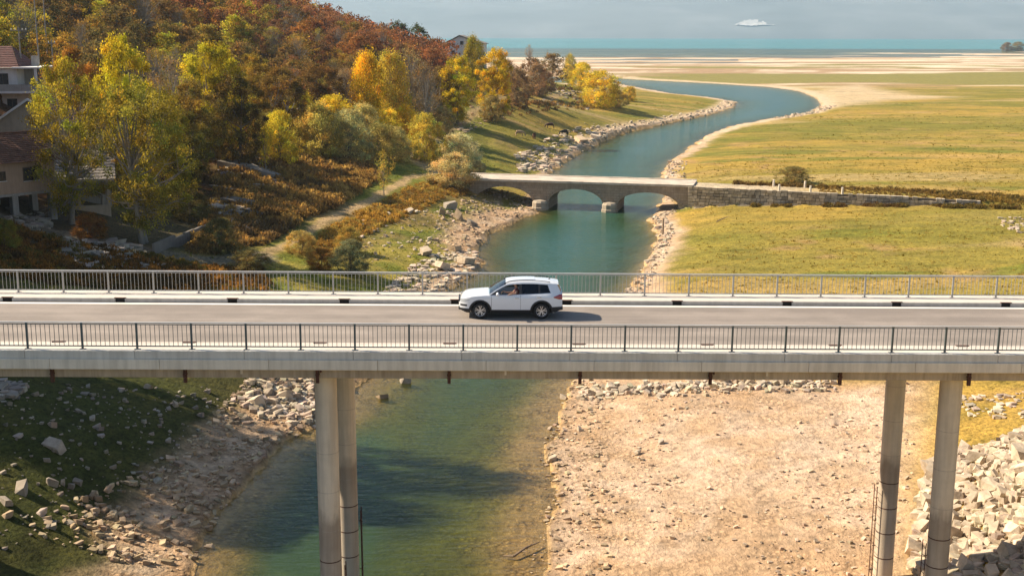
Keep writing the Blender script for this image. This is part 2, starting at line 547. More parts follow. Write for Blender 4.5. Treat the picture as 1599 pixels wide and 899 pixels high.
YARD_SHADE = px_poly([(-80, 345, 6), (60, 330, 6.3), (180, 325, 6.3), (330, 320, 6), (345, 365, 4.6), (240, 405, 4), (-80, 420, 5)])
colr = lerp(colr, np.array((0.085, 0.066, 0.042)), 0.9 * soft_poly(vx, vy, YARD_SHADE, 2.0))  # soil under the left trees, darkened to paint in their shade
# shores: sand by the water, everywhere
bw = np.where(LEFT, 4.8 * np.clip(vy / 130, 0.8, 4), np.where(vy > 175, 2.4 * np.clip(vy / 200, 1, 3), 4.2)) * (0.5 + n1)
bw = np.where(LEFT & (vy > 225) & (vy < 700), bw * 0.45, bw)
shore = (1 - S_(0.5, 1.0, SD / bw + (n2 - 0.5) * 0.5))
shore = np.where(LEFT & (vy < 95), 1 - S_(0.6, 1.1, SD / 5.0 + (n2 - 0.5) * 0.9), shore)
sandc = lerp(lerp(np.zeros(XX.shape + (3,)) + sand, pale, S_(0.4, 0.65, n2)), dirt * 1.3, 0.45 * S_(0.5, 0.75, n4) + 0.2 * lm)
colr = lerp(colr, sandc, shore)
sr = soft_poly(vx, vy, SAND_R, 2.2) * S_(-0.1, 0.15, 0.75 - n1 + 0.4 * (1 - S_(62, 84, vy)))
sandR = lerp(lerp(np.zeros(XX.shape + (3,)) + np.array((0.46, 0.315, 0.20)), np.array((0.57, 0.42, 0.305)), S_(0.42, 0.6, n1 * 0.5 + n2 * 0.5)), np.array((0.40, 0.255, 0.14)), 0.6 * S_(0.55, 0.72, n2) + 0.35 * S_(0.45, 0.65, fbm(vx * 0.11 + 3, vy * 0.11, 4)))
colr = lerp(colr, sandR, np.clip(sr, 0, 1))
# far sand bars
fs = S_(520, 640, vy) * (1 - 0.0 * lm)
f1 = fbm(vx / 90 + 5, vy / 22, 5)
barc = lerp(np.zeros(XX.shape + (3,)) + np.array((0.66, 0.54, 0.40)), np.array((0.36, 0.24, 0.14)), S_(0.46, 0.56, f1 + 0.16 * (1 - S_(700, 900, vy))))
barc = lerp(barc, np.array((0.23, 0.20, 0.06)), S_(0.50, 0.60, fbm(vx / 160 + 15, vy / 50 + 2, 4) + 0.10 * S_(50, 350, vx) - 0.0007 * (vy - 660)))
colr = lerp(colr, barc, fs * (1 - lm * (ZZ > 2.0)))
strip = (1 - S_(1.6, 3.6, SD / np.clip(vy / 200, 1, 3))) * S_(240, 330, vy)
BEND = px_poly([(1285, 167), (1262, 140), (1340, 132), (1420, 148), (1500, 152), (1390, 156), (1320, 163)], 1.0)
colr = lerp(colr, np.array((0.56, 0.43, 0.29)), 0.85 * soft_poly(vx, vy, BEND, 9.0))
colr = lerp(colr, np.array((0.60, 0.46, 0.32)), np.clip(strip * (1 - lm) * S_(0, 1, SD), 0, 1) * 0.8)
# tracks
for P, w, c in ((TRACK, 0.85, (0.40, 0.28, 0.155)), (TRACK2, 1.7, (0.36, 0.26, 0.14)), (LANE, 2.2, (0.20, 0.17, 0.13))):
    colr = lerp(colr, c, 0.9 * (1 - S_(w * 0.6, w * 1.25, line_dist(vx, vy, P) + (n4 - 0.5))))
cwtop = (TTT > -0.2) & (TTT < 6.6) & (SSS > -1) & (SSS < 34)
colr = lerp(colr, np.array((0.52, 0.43, 0.32)), cwtop * S_(26, 8, SSS) * 0.95)
# river bed
wet = S_(0.15, -0.1, SD)
bedc = lerp(np.zeros(XX.shape + (3,)) + np.array((0.56, 0.37, 0.17)), np.array((0.27, 0.24, 0.055)), S_(-1.2, -5.0, SD))
colr = lerp(colr, bedc, wet * (vy < 560))
damp = (1 - S_(0.0, 0.9, SD)) * (SD > 0)
colr = colr * (1 - 0.38 * damp[..., None] * (vy < 420)[..., None])
peb = np.clip(shore * (0.4 + 0.6 * lm) + sr * 0.6 + wet * 0.4, 0, 1)
grs = np.clip(1 - shore - sr - fs, 0, 1)

def ground_mat():
    t = NT('ground')
    ca = t.attr('gcol').outputs['Color']
    pb = t.attr('peb').outputs['Fac']
    gr = t.attr('grs').outputs['Fac']
    v = t.pos()
    fine = t.noise(v, 2.2, 6, 0.65)
    mid = t.noise(v, 0.35, 5, 0.6)
    mult = t.ramp(fine, [(0.25, (0.55, 0.55, 0.55)), (0.5, (1, 1, 1)), (0.8, (1.45, 1.42, 1.35))])
    c = t.mix(1.0, ca, mult, 'MULTIPLY')
    c = t.mix(0.6, c, t.ramp(mid, [(0.3, (0.72, 0.74, 0.70)), (0.7, (1.25, 1.2, 1.12))]), 'MULTIPLY')
    st = t.noise(t.pos((0.10, 0.34, 1)), 1.0, 6, 0.68)
    c = t.mix(t.math('MULTIPLY', gr, 0.8), c, t.mix(1.0, c, t.ramp(st, [(0.34, (0.52, 0.57, 0.45)), (0.47, (1, 1, 1)), (0.60, (1.12, 1.08, 1.0)), (0.70, (1.5, 1.4, 1.3))]), 'MULTIPLY'))
    # pebbles: pale stones with dark gaps
    vo = t.node('ShaderNodeTexVoronoi', feature='F1')
    vo.inputs['Scale'].default_value = 3.2
    t.link(v, vo.inputs['Vector'])
    stone = t.ramp(vo.outputs['Distance'], [(0.10, (1.35, 1.30, 1.22)), (0.34, (1.0, 0.98, 0.95)), (0.5, (0.72, 0.68, 0.62))])
    gate = t.ramp(t.noise(v, 0.6, 4), [(0.42, (0, 0, 0)), (0.62, (1, 1, 1))])
    pf = t.math('MULTIPLY', pb, gate)
    c = t.mix(pf, c, t.mix(1.0, c, stone, 'MULTIPLY'))
    # grass speckle
    sp = t.noise(t.pos((1, 0.6, 1)), 5.5, 4, 0.7)
    spk = t.ramp(sp, [(0.36, (0.45, 0.46, 0.40)), (0.5, (1, 1, 1)), (0.68, (1.35, 1.28, 1.05))])
    c = t.mix(t.math('MULTIPLY', gr, 0.85), c, t.mix(1.0, c, spk, 'MULTIPLY'))
    t.link(c, t.b.inputs['Base Color'])
    t.b.inputs['Roughness'].default_value = 0.95
    t.b.inputs['Specular IOR Level'].default_value = 0.1
    h = t.math('ADD', t.math('MULTIPLY', fine, 0.7), t.math('MULTIPLY', sp, 0.6))
    h = t.math('SUBTRACT', h, t.math('MULTIPLY', pf, t.math('MULTIPLY', vo.outputs['Distance'], 0.8)))
    t.bump(h, 0.75, 0.22)
    return t.m

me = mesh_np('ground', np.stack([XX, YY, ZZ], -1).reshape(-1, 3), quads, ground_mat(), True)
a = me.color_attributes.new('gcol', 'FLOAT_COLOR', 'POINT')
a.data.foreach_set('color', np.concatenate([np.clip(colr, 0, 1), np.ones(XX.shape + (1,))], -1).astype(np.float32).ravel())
for nm, arr in (('peb', peb), ('grs', grs)):
    a = me.attributes.new(nm, 'FLOAT', 'POINT')
    a.data.foreach_set('value', arr.astype(np.float32).ravel())
tag(mobj('ground', me), kind='structure')

# ------------------------------------------------------------------ water
def water_mat():
    t = NT('water')
    dp = t.attr('depth').outputs['Fac']
    # turbid water: the deeper, the less of the bed shows
    op = t.math('SUBTRACT', 1.0, t.math('POWER', 2.718, t.math('MULTIPLY', dp, -0.8)))
    tint = t.ramp(t.math('MULTIPLY', dp, 0.2), [(0.0, (0.100, 0.090, 0.016)), (0.10, (0.070, 0.092, 0.026)), (0.22, (0.045, 0.092, 0.042)), (0.42, (0.034, 0.092, 0.062)), (0.75, (0.028, 0.095, 0.098)), (1.0, (0.035, 0.23, 0.25))])
    df = t.node('ShaderNodeBsdfDiffuse')
    t.link(tint, df.inputs['Color'])
    tr = t.node('ShaderNodeBsdfTransparent')
    t.link(t.ramp(dp, [(0.0, (0.95, 0.94, 0.86)), (0.5, (0.70, 0.78, 0.50)), (1.0, (0.45, 0.62, 0.42))]), tr.inputs['Color'])
    m1 = t.node('ShaderNodeMixShader')
    t.link(op, m1.inputs[0]); t.link(tr.outputs[0], m1.inputs[1]); t.link(df.outputs[0], m1.inputs[2])
    gl = t.node('ShaderNodeBsdfGlossy')
    gl.inputs['Roughness'].default_value = 0.06
    fr = t.node('ShaderNodeFresnel')
    fr.inputs['IOR'].default_value = 1.33
    bp = t.node('ShaderNodeBump')
    bp.inputs['Strength'].default_value = 0.8
    bp.inputs['Distance'].default_value = 0.10
    w1 = t.noise(t.pos((0.55, 1.7, 1)), 1.3, 3, 0.55)
    w2 = t.noise(t.pos((0.05, 0.16, 1)), 1.0, 3, 0.5)
    hh = t.math('MULTIPLY', w1, t.math('ADD', 0.35, t.math('MULTIPLY', w2, 1.1)))
    t.link(hh, bp.inputs['Height'])
    t.link(bp.outputs[0], gl.inputs['Normal']); t.link(bp.outputs[0], fr.inputs['Normal'])
    m2 = t.node('ShaderNodeMixShader')
    t.link(t.math('MULTIPLY', fr.outputs[0], 0.6), m2.inputs[0]); t.link(m1.outputs[0], m2.inputs[1]); t.link(gl.outputs[0], m2.inputs[2])
    t.link(m2.outputs[0], t.out.inputs['Surface'])
    return t.m
wr = np.concatenate([np.linspace(-40, 44, 20)[:-1], np.geomspace(104, 860, 260) - 60, np.geomspace(860, 14060, 60)[1:] - 60])
wc = np.concatenate([np.linspace(-2.2, -0.5, 12)[:-1], np.linspace(-0.5, 0.5, 200), np.linspace(0.5, 1.8, 12)[1:]])
WY, WT = np.meshgrid(wr, wc, indexing='ij')
WX = WT * (WY + 60) * 0.96 + 0.02 * WY
WZ = terrain(WX, WY)
wi = np.arange(WX.size).reshape(WX.shape)
wq = np.stack([wi[:-1, :-1], wi[:-1, 1:], wi[1:, 1:], wi[1:, :-1]], -1).reshape(-1, 4)
keep = (WZ.ravel()[wq].min(1) < 0.06)
wq = wq[keep]
used, inv = np.unique(wq, return_inverse=True)
wq = inv.reshape(-1, 4)
wme = mesh_np('river', np.stack([WX, WY, np.zeros_like(WX)], -1).reshape(-1, 3)[used], wq, water_mat(), True)
a = wme.attributes.new('depth', 'FLOAT', 'POINT')
a.data.foreach_set('value', np.clip(-WZ, 0, 6).ravel()[used].astype(np.float32))
tag(mobj('river', wme), kind='structure')

# ------------------------------------------------------------------ far range across the lake
def mountain_mat():
    t = NT('mountain')
    v = t.pos((0.001, 0.001, 0.001))
    n = t.noise(v, 2.2, 6, 0.6)
    c = t.ramp(n, [(0.3, (0.14, 0.145, 0.14)), (0.55, (0.18, 0.185, 0.18)), (0.75, (0.23, 0.23, 0.225))])
    t.link(c, t.b.inputs['Base Color'])
    t.b.inputs['Roughness'].default_value = 1.0
    t.b.inputs['Specular IOR Level'].default_value = 0.0
    return t.m
mx = np.linspace(-9000, 9000, 260); my = np.linspace(0, 1, 50)
MX, MT = np.meshgrid(mx, my, indexing='ij')
MYv = 6150 + 2600 * MT + 260 * (fbm(MX / 1500, MX * 0 + 2, 3) - 0.5)
ridge = 430 + 150 * (fbm(MX / 2100 + 5, MX * 0 + 7, 4) - 0.5) * 2
MZ = ridge * (MT ** 0.75) * (0.8 + 0.4 * fbm(MX / 700, MYv / 700, 5)) - 2 + 40 * MT * (fbm(MX / 220, MYv / 220, 4) - 0.5)
mi = np.arange(MX.size).reshape(MX.shape)
mq = np.stack([mi[:-1, :-1], mi[1:, :-1], mi[1:, 1:], mi[:-1, 1:]], -1).reshape(-1, 4)
tag(mobj('mountain_range', mesh_np('mountain_range', np.stack([MX, MYv, MZ], -1).reshape(-1, 3), mq, mountain_mat(), True)), kind='structure')
MMAX = float(MZ.max())

# haze over the lake basin
hz = NT('haze')
hz.n.remove(hz.b)
pv = hz.node('ShaderNodeVolumePrincipled')
pv.inputs['Color'].default_value = (0.62, 0.82, 1.0, 1)
pv.inputs['Density'].default_value = 0.000085
pv.inputs['Anisotropy'].default_value = 0.42
hz.link(pv.outputs[0], hz.out.inputs['Volume'])
HZ = MB().box(-9500, 9500, -300, 9000, -8, MMAX + 25).build('haze', hz.m)
tag(HZ, kind='stuff')
# ------------------------------------------------------------------ materials for built things
def concrete_mat(name, col, var=0.12, stain=0.35, bands=None, rough=0.85):
    t = NT(name)
    v = t.pos()
    n = t.noise(v, 0.9, 6, 0.62)
    n2 = t.noise(t.pos((5, 5, 0.35)), 1.0, 4, 0.6)       # runs down the face
    c = t.ramp(n, [(0.25, tuple(k * (1 - var) for k in col)), (0.75, tuple(min(1, k * (1 + var)) for k in col))])
    c = t.mix(stain, c, t.ramp(n2, [(0.35, (0.62, 0.58, 0.52)), (0.6, (1.08, 1.06, 1.03))]), 'MULTIPLY')
    if bands:
        # old water marks on the columns: darker, greyer below a height
        g = t.node('ShaderNodeNewGeometry')
        sx = t.node('ShaderNodeSeparateXYZ')
        t.link(g.outputs['Position'], sx.inputs[0])
        wob = t.math('ADD', sx.outputs['Z'], t.math('MULTIPLY', t.math('SUBTRACT', t.noise(t.pos((2, 2, .6)), 1.2, 4), 0.5), 1.6))
        mr = t.node('ShaderNodeMapRange')
        mr.inputs['From Min'].default_value = bands[0]; mr.inputs['From Max'].default_value = bands[1]
        t.link(wob, mr.inputs['Value'])
        c = t.mix(1.0, c, t.ramp(mr.outputs[0], [(0.0, (0.88, 0.86, 0.84)), (0.35, (0.72, 0.69, 0.68)), (0.72, (0.60, 0.56, 0.54)), (0.80, (0.98, 0.96, 0.94)), (1.0, (1, 1, 1))]), 'MULTIPLY')
    t.link(c, t.b.inputs['Base Color'])
    t.b.inputs['Roughness'].default_value = rough
    t.b.inputs['Specular IOR Level'].default_value = 0.25
    t.bump(t.noise(v, 14, 5, 0.6), 0.25, 0.01)
    return t.m
M_CONC = concrete_mat('concrete', (0.40, 0.355, 0.30))
M_EDGE = concrete_mat('concrete_edge_beam', (0.64, 0.605, 0.54))
M_SLAB = concrete_mat('concrete_slab_edge', (0.74, 0.66, 0.54))
M_COLUMN = concrete_mat('concrete_column', (0.68, 0.59, 0.46), bands=(1.5, 8.2))
M_WALK = concrete_mat('sidewalk_concrete', (0.62, 0.55, 0.47), stain=0.12, var=0.07)
M_KERB = concrete_mat('kerb_concrete', (0.44, 0.41, 0.37), stain=0.3)
M_GIRD = concrete_mat('girder_concrete', (0.47, 0.40, 0.32), stain=0.6)
def asphalt_mat():
    t = NT('asphalt')
    v = t.pos()
    n = t.noise(t.pos((0.08, 1.2, 1)), 1.0, 5, 0.6)
    n2 = t.noise(v, 22, 3, 0.7)
    c = t.ramp(n, [(0.3, (0.225, 0.192, 0.164)), (0.7, (0.285, 0.245, 0.21))])
    c = t.mix(0.5, c, t.ramp(n2, [(0.3, (0.8, 0.8, 0.8)), (0.7, (1.2, 1.2, 1.2))]), 'MULTIPLY')
    g_ = t.node('ShaderNodeNewGeometry'); sx_ = t.node('ShaderNodeSeparateXYZ'); t.link(g_.outputs['Position'], sx_.inputs[0])
    trk = t.math('SINE', t.math('ADD', t.math('MULTIPLY', sx_.outputs['Y'], 3.6), t.math('MULTIPLY', t.noise(t.pos((0.05, 0.05, 1)), 1.0, 2), 2.0)))
    c = t.mix(0.28, c, t.ramp(t.math('ADD', t.math('MULTIPLY', trk, 0.5), 0.5), [(0.2, (0.72, 0.70, 0.68)), (0.8, (1.2, 1.18, 1.15))]), 'MULTIPLY')
    c = t.mix(0.6, c, t.ramp(t.noise(t.pos((0.35, 0.5, 1)), 1.0, 5, 0.65), [(0.4, (0.78, 0.76, 0.74)), (0.6, (1.12, 1.1, 1.08))]), 'MULTIPLY')
    t.link(c, t.b.inputs['Base Color'])
    t.b.inputs['Roughness'].default_value = 0.9
    t.bump(n2, 0.3, 0.01)
    return t.m
M_ASPH = asphalt_mat()
M_LINE = simple_mat('road_paint', (0.74, 0.70, 0.63), 0.7, 0.08, 2.0)
M_STEEL_FAR = simple_mat('galvanised_steel', (0.44, 0.42, 0.38), 0.45, 0.12, 4.0, metal=0.35)
M_STEEL = simple_mat('painted_steel', (0.10, 0.125, 0.13), 0.4, 0.2, 4.0, metal=0.2)
M_RAILTOP = simple_mat('handrail_steel', (0.62, 0.60, 0.57), 0.4, 0.08, 4.0, metal=0.3)
M_RUST = simple_mat('rusty_iron', (0.085, 0.035, 0.022), 0.85, 0.45, 9.0)
M_DARK = simple_mat('dark_gap', (0.015, 0.012, 0.010), 0.9, 0.2, 5.0)

# ------------------------------------------------------------------ the road bridge
DECK = CAM_Z - 11.53
SLOPE = 0.008
BX0, BX1 = -62.0, 46.0
Y_NR, Y_FR = 43.72, 53.55           # railings
Y_NE, Y_FE = 43.50, 53.80           # deck edges
Y_NK, Y_FK = 44.80, 52.42           # kerbs
def bridge_empty(name):
    o = empty(name, (0, 0, DECK))
    o.rotation_euler = (0, math.atan(SLOPE), 0)
    return o
BR = bridge_empty('road_bridge')
tag(BR, 'long concrete road bridge on tall round columns crossing the river', 'bridge')
MB().box(BX0, BX1, Y_NK + 0.004, Y_FK - 0.004, -0.40, -0.17).build('road_surface', M_ASPH, BR)
for y0, y1 in ((Y_FK - 0.40, Y_FK - 0.12), (Y_NK + 0.12, Y_NK + 0.40)):
    MB().box(BX0, BX1, y0, y1, -0.169, -0.166).build('edge_line', M_LINE, BR)
# sidewalks in cast lengths, kerbs with drain openings
PIT = 4.9
PH_F = at_z(1060, 475, DECK - 0.1)[0]
PH_N = at_z(905, 540, DECK)[0]
drains_f = [PH_F + PIT * k for k in range(-9, 8) if BX0 < PH_F + PIT * k < BX1]
drains_n = [PH_N + PIT * k for k in range(-9, 8) if BX0 < PH_N + PIT * k < BX1]
def spans(dr, half):
    e = [BX0] + [v for d in dr for v in (d - half, d + half)] + [BX1]
    return list(zip(e[0::2], e[1::2]))
for dr, yk, sgn in ((drains_f, Y_FK, 1), (drains_n, Y_NK, -1)):
    for a0, a1 in spans(dr, 0.20):
        y0, y1 = sorted((yk, yk + sgn * 0.18))
        MB().box(a0 + 0.006, a1 - 0.006, y0, y1, -0.40, 0.008).build('kerb', M_KERB if sgn > 0 else M_WALK, BR, bevel=0.02)
    for d in dr:
        y0, y1 = sorted((yk + sgn * 0.05, yk + sgn * 0.18))
        inlet = MB().box(d - 0.2, d + 0.2, y0, y1, -0.40, -0.02).build('drain_inlet', M_DARK, BR)
        y0, y1 = sorted((yk - sgn * 0.01, yk + sgn * 0.10))
        MB().box(d - 0.25, d + 0.25, y0, y1, 0.010, 0.030).build('grate', M_RUST, inlet)
seg = [BX0 + 9.0 * k for k in range(13) if BX0 + 9.0 * k < BX1]
for y0, y1 in ((Y_FK + 0.18, Y_FE - 0.02), (Y_NE + 0.30, Y_NK - 0.18)):
    for s0 in seg:
        MB().box(s0 + 0.004, min(s0 + 9.0, BX1) - 0.004, y0, y1, -0.40, 0.0).build('sidewalk_slab', M_WALK, BR)
# edge beams (two tiers towards the camera), cast in panels
pan = [-62 + 2.0 * k + 1.1 for k in range(54)]
for y0, y1, sg in ((Y_NE, Y_NE + 0.298, -1), (Y_FE - 0.018, Y_FE + 0.2, 1)):
    for k in range(0, 54, 2):
        a0, a1 = pan[k], min(pan[k] + 4.0, BX1)
        MB().box(a0 + 0.006, a1 - 0.006, y0, y1, -0.315, 0.004).build('edge_beam', M_EDGE, BR, bevel=0.012)
for k in range(0, 54, 2):
    a0, a1 = pan[k] + 0.9, min(pan[k] + 4.9, BX1)
    MB().prism([(a0 + 0.005, -0.318), (a1 - 0.005, -0.318), (a1 - 0.005, -0.70), (a0 + 0.005, -0.70)], Y_NE - 0.055, Y_NE + 0.5).build('slab_edge', M_SLAB, BR, bevel=0.012)
MB().box(BX0, BX1, Y_NE + 0.51, Y_FE + 0.15, -0.69, -0.42).build('deck_slab', M_CONC, BR)
MB().box(BX0, BX1, Y_NE + 0.505, Y_NE + 2.3, -1.16, -0.692).build('girder', M_GIRD, BR, bevel=0.02)
MB().box(BX0, BX1, Y_FE - 2.3, Y_FE - 0.4, -1.16, -0.692).build('girder', M_GIRD, BR, bevel=0.02)
# drain pipes under the near edge
for k, d in enumerate(drains_n):
    p = MB().box(d - 0.06, d + 0.06, Y_NE + 0.30, Y_NE + 0.42, -1.30, -0.702)
    p.box(d - 0.075, d + 0.075, Y_NE + 0.285, Y_NE + 0.435, -1.0, -0.96)
    if k % 3 == 1:
        p.box(d + 0.1, d + 0.15, Y_NE + 0.3, Y_NE + 0.5, -0.9, -0.703)
    pp = p.build('drain_pipe', M_RUST, BR)
for d in [drains_n[0] + PIT * k + PIT * 0.43 for k in range(0, 20, 2)]:
    MB().box(d - 0.04, d + 0.04, Y_NE + 0.25, Y_NE + 0.33, -0.94, -0.702).build('bracket', M_SLAB, BR)
# columns in pairs, with cast joints and climbing ladders
BX_COL = [-6.2, 18.15, -30.6]
for x in BX_COL:
    ztop = DECK - SLOPE * x - 1.15
    for y in (45.35, 51.55):
        zb = min(tz(x, y), 0.0) - 1.2
        prof = []
        z = zb
        r = 0.43
        H_ = ztop - zb
        col = MB()
        cuts = [3.1, 4.3, 5.5, 6.7, 8.0, 9.6, 11.2]
        prof = [(r, H_ * q / 8) for q in range(9)]
        cm = MB().lathe(prof, 40).mesh('column', M_COLUMN, smooth=True)
        cm.polygons.foreach_set('use_smooth', np.ones(len(cm.polygons), bool))
        co = mobj('column', cm, BR)
        # children keep world uprightness although the deck falls away slightly
        co.matrix_parent_inverse = BR.matrix_basis.inverted() if False else Matrix.Identity(4)
        inv = (Matrix.Translation((0, 0, DECK)) @ Matrix.Rotation(math.atan(SLOPE), 4, 'Y')).inverted()
        co.matrix_local = inv @ Matrix.Translation((x, y, zb))
        for q, c_ in enumerate(cuts):
            if c_ < H_ - 0.4:
                w_ = 0.022 if q < 4 else 0.008
                mobj('cast_joint', MB().lathe([(r - 0.01, c_ - w_), (r + 0.005, c_ - w_), (r + 0.005, c_ + w_), (r - 0.01, c_ + w_)], 32).mesh('cast_joint', M_RUST if q < 4 else M_GIRD), co)
        side = -1 if x > 0 else 1
        lad = MB()
        lx = side * (r + 0.14)
        for dy in (-0.19, 0.19):
            lad.tube([(lx, dy, 0.3), (lx, dy, 6.5)], 0.022, 5)
        for q in range(17):
            lad.tube([(lx, -0.19, 0.5 + 0.36 * q), (lx, 0.19, 0.5 + 0.36 * q)], 0.014, 4)
        for q in (1.2, 3.6, 5.9):
            lad.tube([(side * (r - 0.02), 0, q), (lx, 0, q)], 0.02, 4)
        lad.build('ladder', M_RUST, co)

# railings: two things, each with posts, rails and every baluster
def railing(name, label, y, mat, toprail, face):
    R_ = bridge_empty(name)
    tag(R_, label, 'railing', 'steel railings along the road bridge')
    x0 = 1.15 - 2.0 * 14; n = 27
    MB().box(x0 - 1, x0 + 2 * n + 1, y - 0.032, y + 0.032, 0.985, 1.03).build('handrail', toprail, R_, bevel=0.01)
    MB().box(x0 - 1, x0 + 2 * n + 1, y - 0.015, y + 0.015, 0.925, 0.955).build('upper_rail', mat, R_)
    MB().box(x0 - 1, x0 + 2 * n + 1, y - 0.02, y + 0.02, 0.10, 0.14).build('lower_rail', mat, R_)
    pm = MB().box(-0.035, 0.035, -0.035, 0.035, 0.012, 0.984).mesh('post', mat)
    bm_ = MB().box(-0.11, 0.11, -0.07, 0.07, 0.002, 0.014).mesh('base_plate', mat)
    sm = MB().box(-0.009, 0.009, -0.009, 0.009, 0.14, 0.925).mesh('baluster', mat)
    for k in range(n + 1):
        p = mobj('post', pm, R_, (x0 + 2 * k, y, 0))
        mobj('base_plate', bm_, p)
        if k < n:
            wide = 11 if k < 8 else 11
            for q in range(1, wide + 1):
                # bays of the far stretch outside the picture stay bare of single bars
                X = x0 + 2 * k + 2.0 * q / (wide + 1)
                mobj('baluster', sm, R_, (X, y, 0))
    return R_
railing('railing', 'dark grey steel railing on the near edge of the road bridge, nearest the camera', Y_NR, M_STEEL, M_RAILTOP, -1)
railing('railing', 'pale galvanised steel railing behind the white car on the bridge\'s far edge', Y_FR, M_STEEL_FAR, M_RAILTOP, 1)

# ------------------------------------------------------------------ old stone bridge
def masonry_mat(name, col, sx=1.2, sz=2.6, mortar=0.5):
    t = NT(name)
    v = t.objc((sx, sx, sz))
    n = t.noise(t.objc(), 1.3, 6, 0.65)
    n2 = t.noise(t.objc((3, 3, 0.4)), 1.0, 4)
    br = t.node('ShaderNodeTexBrick')
    br.inputs['Scale'].default_value = 1.0
    br.inputs['Mortar Size'].default_value = 0.03
    br.inputs['Brick Width'].default_value = 0.9
    br.inputs['Row Height'].default_value = 0.38
    br.inputs['Color1'].default_value = (1, 1, 1, 1)
    br.inputs['Color2'].default_value = (0.8, 0.78, 0.75, 1)
    br.inputs['Mortar'].default_value = (mortar, mortar * 0.95, mortar * 0.9, 1)
    sep = t.node('ShaderNodeSeparateXYZ'); cmb = t.node('ShaderNodeCombineXYZ')
    tc = t.node('ShaderNodeTexCoord')
    t.link(tc.outputs['Object'], sep.inputs[0])
    t.link(sep.outputs['X'], cmb.inputs['X']); t.link(sep.outputs['Z'], cmb.inputs['Y'])
    t.link(cmb.outputs[0], br.inputs['Vector'])
    c = t.ramp(n, [(0.25, tuple(k * 0.72 for k in col)), (0.75, tuple(k * 1.22 for k in col))])
    c = t.mix(0.55, c, br.outputs['Color'], 'MULTIPLY')
    c = t.mix(0.4, c, t.ramp(n2, [(0.35, (0.6, 0.57, 0.52)), (0.65, (1.1, 1.08, 1.04))]), 'MULTIPLY')
    t.link(c, t.b.inputs['Base Color'])
    t.b.inputs['Roughness'].default_value = 0.95
    t.b.inputs['Specular IOR Level'].default_value = 0.15
    t.bump(t.math('ADD', t.math('MULTIPLY', br.outputs['Fac'], -0.5), n), 0.5, 0.05)
    return t.m
M_STONE = masonry_mat('old_masonry', (0.40, 0.32, 0.235))
M_STONE2 = simple_mat('dressed_limestone', (0.36, 0.295, 0.215), 0.9, 0.25, 1.5, bump=0.4)
M_OLDROAD = simple_mat('old_road_gravel', (0.50, 0.42, 0.33), 0.95, 0.25, 0.5, bump=0.2, space='pos')
M_LIP = simple_mat('limestone_lip', (0.54, 0.455, 0.35), 0.9, 0.25, 1.0)
OB = empty('stone_bridge', (OB_A[0], OB_A[1], 0), math.atan2(OB_U[1], OB_U[0]))
tag(OB, 'low old stone bridge with three round arches crossing the river', 'bridge')
def ob_s(px, py, z):
    """metres along the old bridge's near face at the column px"""
    d = ray(px, py)
    # intersect with vertical plane of near face
    k = (OB_A[0] * OB_N[0] + OB_A[1] * OB_N[1]) / (d[0] * OB_N[0] + d[1] * OB_N[1])
    X = np.array((d[0] * k, d[1] * k))
    return float((X - OB_A) @ OB_U)
arch_px = [(742, 832), (856, 941), (964, 1060)]
arches = [(ob_s(a, 315, 0), ob_s(b, 315, 0)) for a, b in arch_px]
crown = [3.15, 3.10, 2.95]; spring = 0.95
SEND = OB_LEN + 0.6
ss = sorted(set([0.0, SEND] + [round(a + (b - a) * (0.5 - 0.5 * math.cos(math.pi * k / 28)), 4) for a, b in arches for k in range(29)] +
                [round(v, 4) for a, b in arches for v in (a - 0.001, b + 0.001)]))
def soffit(s):
    for (a, b), c in zip(arches, crown):
        if a <= s <= b:
            u = (s - a) / (b - a) * 2 - 1
            return spring + (c - spring) * math.sqrt(max(0, 1 - abs(u) ** 2.0))
    return -1.5
sp = MB()
lo = [soffit(s) for s in ss]
for y in (0.0, OB_W):
    P = []
    for s, z in zip(ss, lo):
        P.append([(s, y, z + (OB_Z - 0.35 - z) * j / 4) for j in range(5)])
    sp.grid(P)
sp.grid([[(s, OB_W * j / 4, z) for j in range(5)] for s, z in zip(ss, lo)])
sp.build('spandrel', M_STONE, OB)
for (a, b), c in zip(arches, crown):
    ring = MB()
    for k in range(23):
        pts = []
        for kk in (k + 0.04, k + 0.96):
            th = math.pi * kk / 23
            u = -math.cos(th)
            for off in (0.0, 0.34):
                s_ = (a + b) / 2 + u * ((b - a) / 2 + off)
                z_ = spring + (c - spring + off) * math.sin(th)
                pts.append((s_, z_))
        q = [pts[0], pts[1], pts[3], pts[2]]
        ring.prism(q, -0.045 - 0.02 * (k % 3 == 0), 0.3)
    r_ = ring.build('voussoirs', M_STONE2 if False else M_STONE, OB)
    r_['kind'] = 'stuff'
MB().box(-1.2, SEND, -0.02, OB_W + 0.02, OB_Z - 0.345, OB_Z - 0.09).build('road_slab', M_OLDROAD, OB)
for k in range(11):
    l0 = -1.2 + (SEND + 1.2) * k / 11; l1 = -1.2 + (SEND + 1.2) * (k + 1) / 11
    for y0, y1 in ((-0.16, 0.22), (OB_W - 0.22, OB_W + 0.16)):
        MB().box(l0 + 0.01, l1 - 0.01, y0, y1, OB_Z - 0.34, OB_Z + 0.02 + 0.015 * (k % 2)).build('kerb_stone', M_LIP, OB, bevel=0.03)
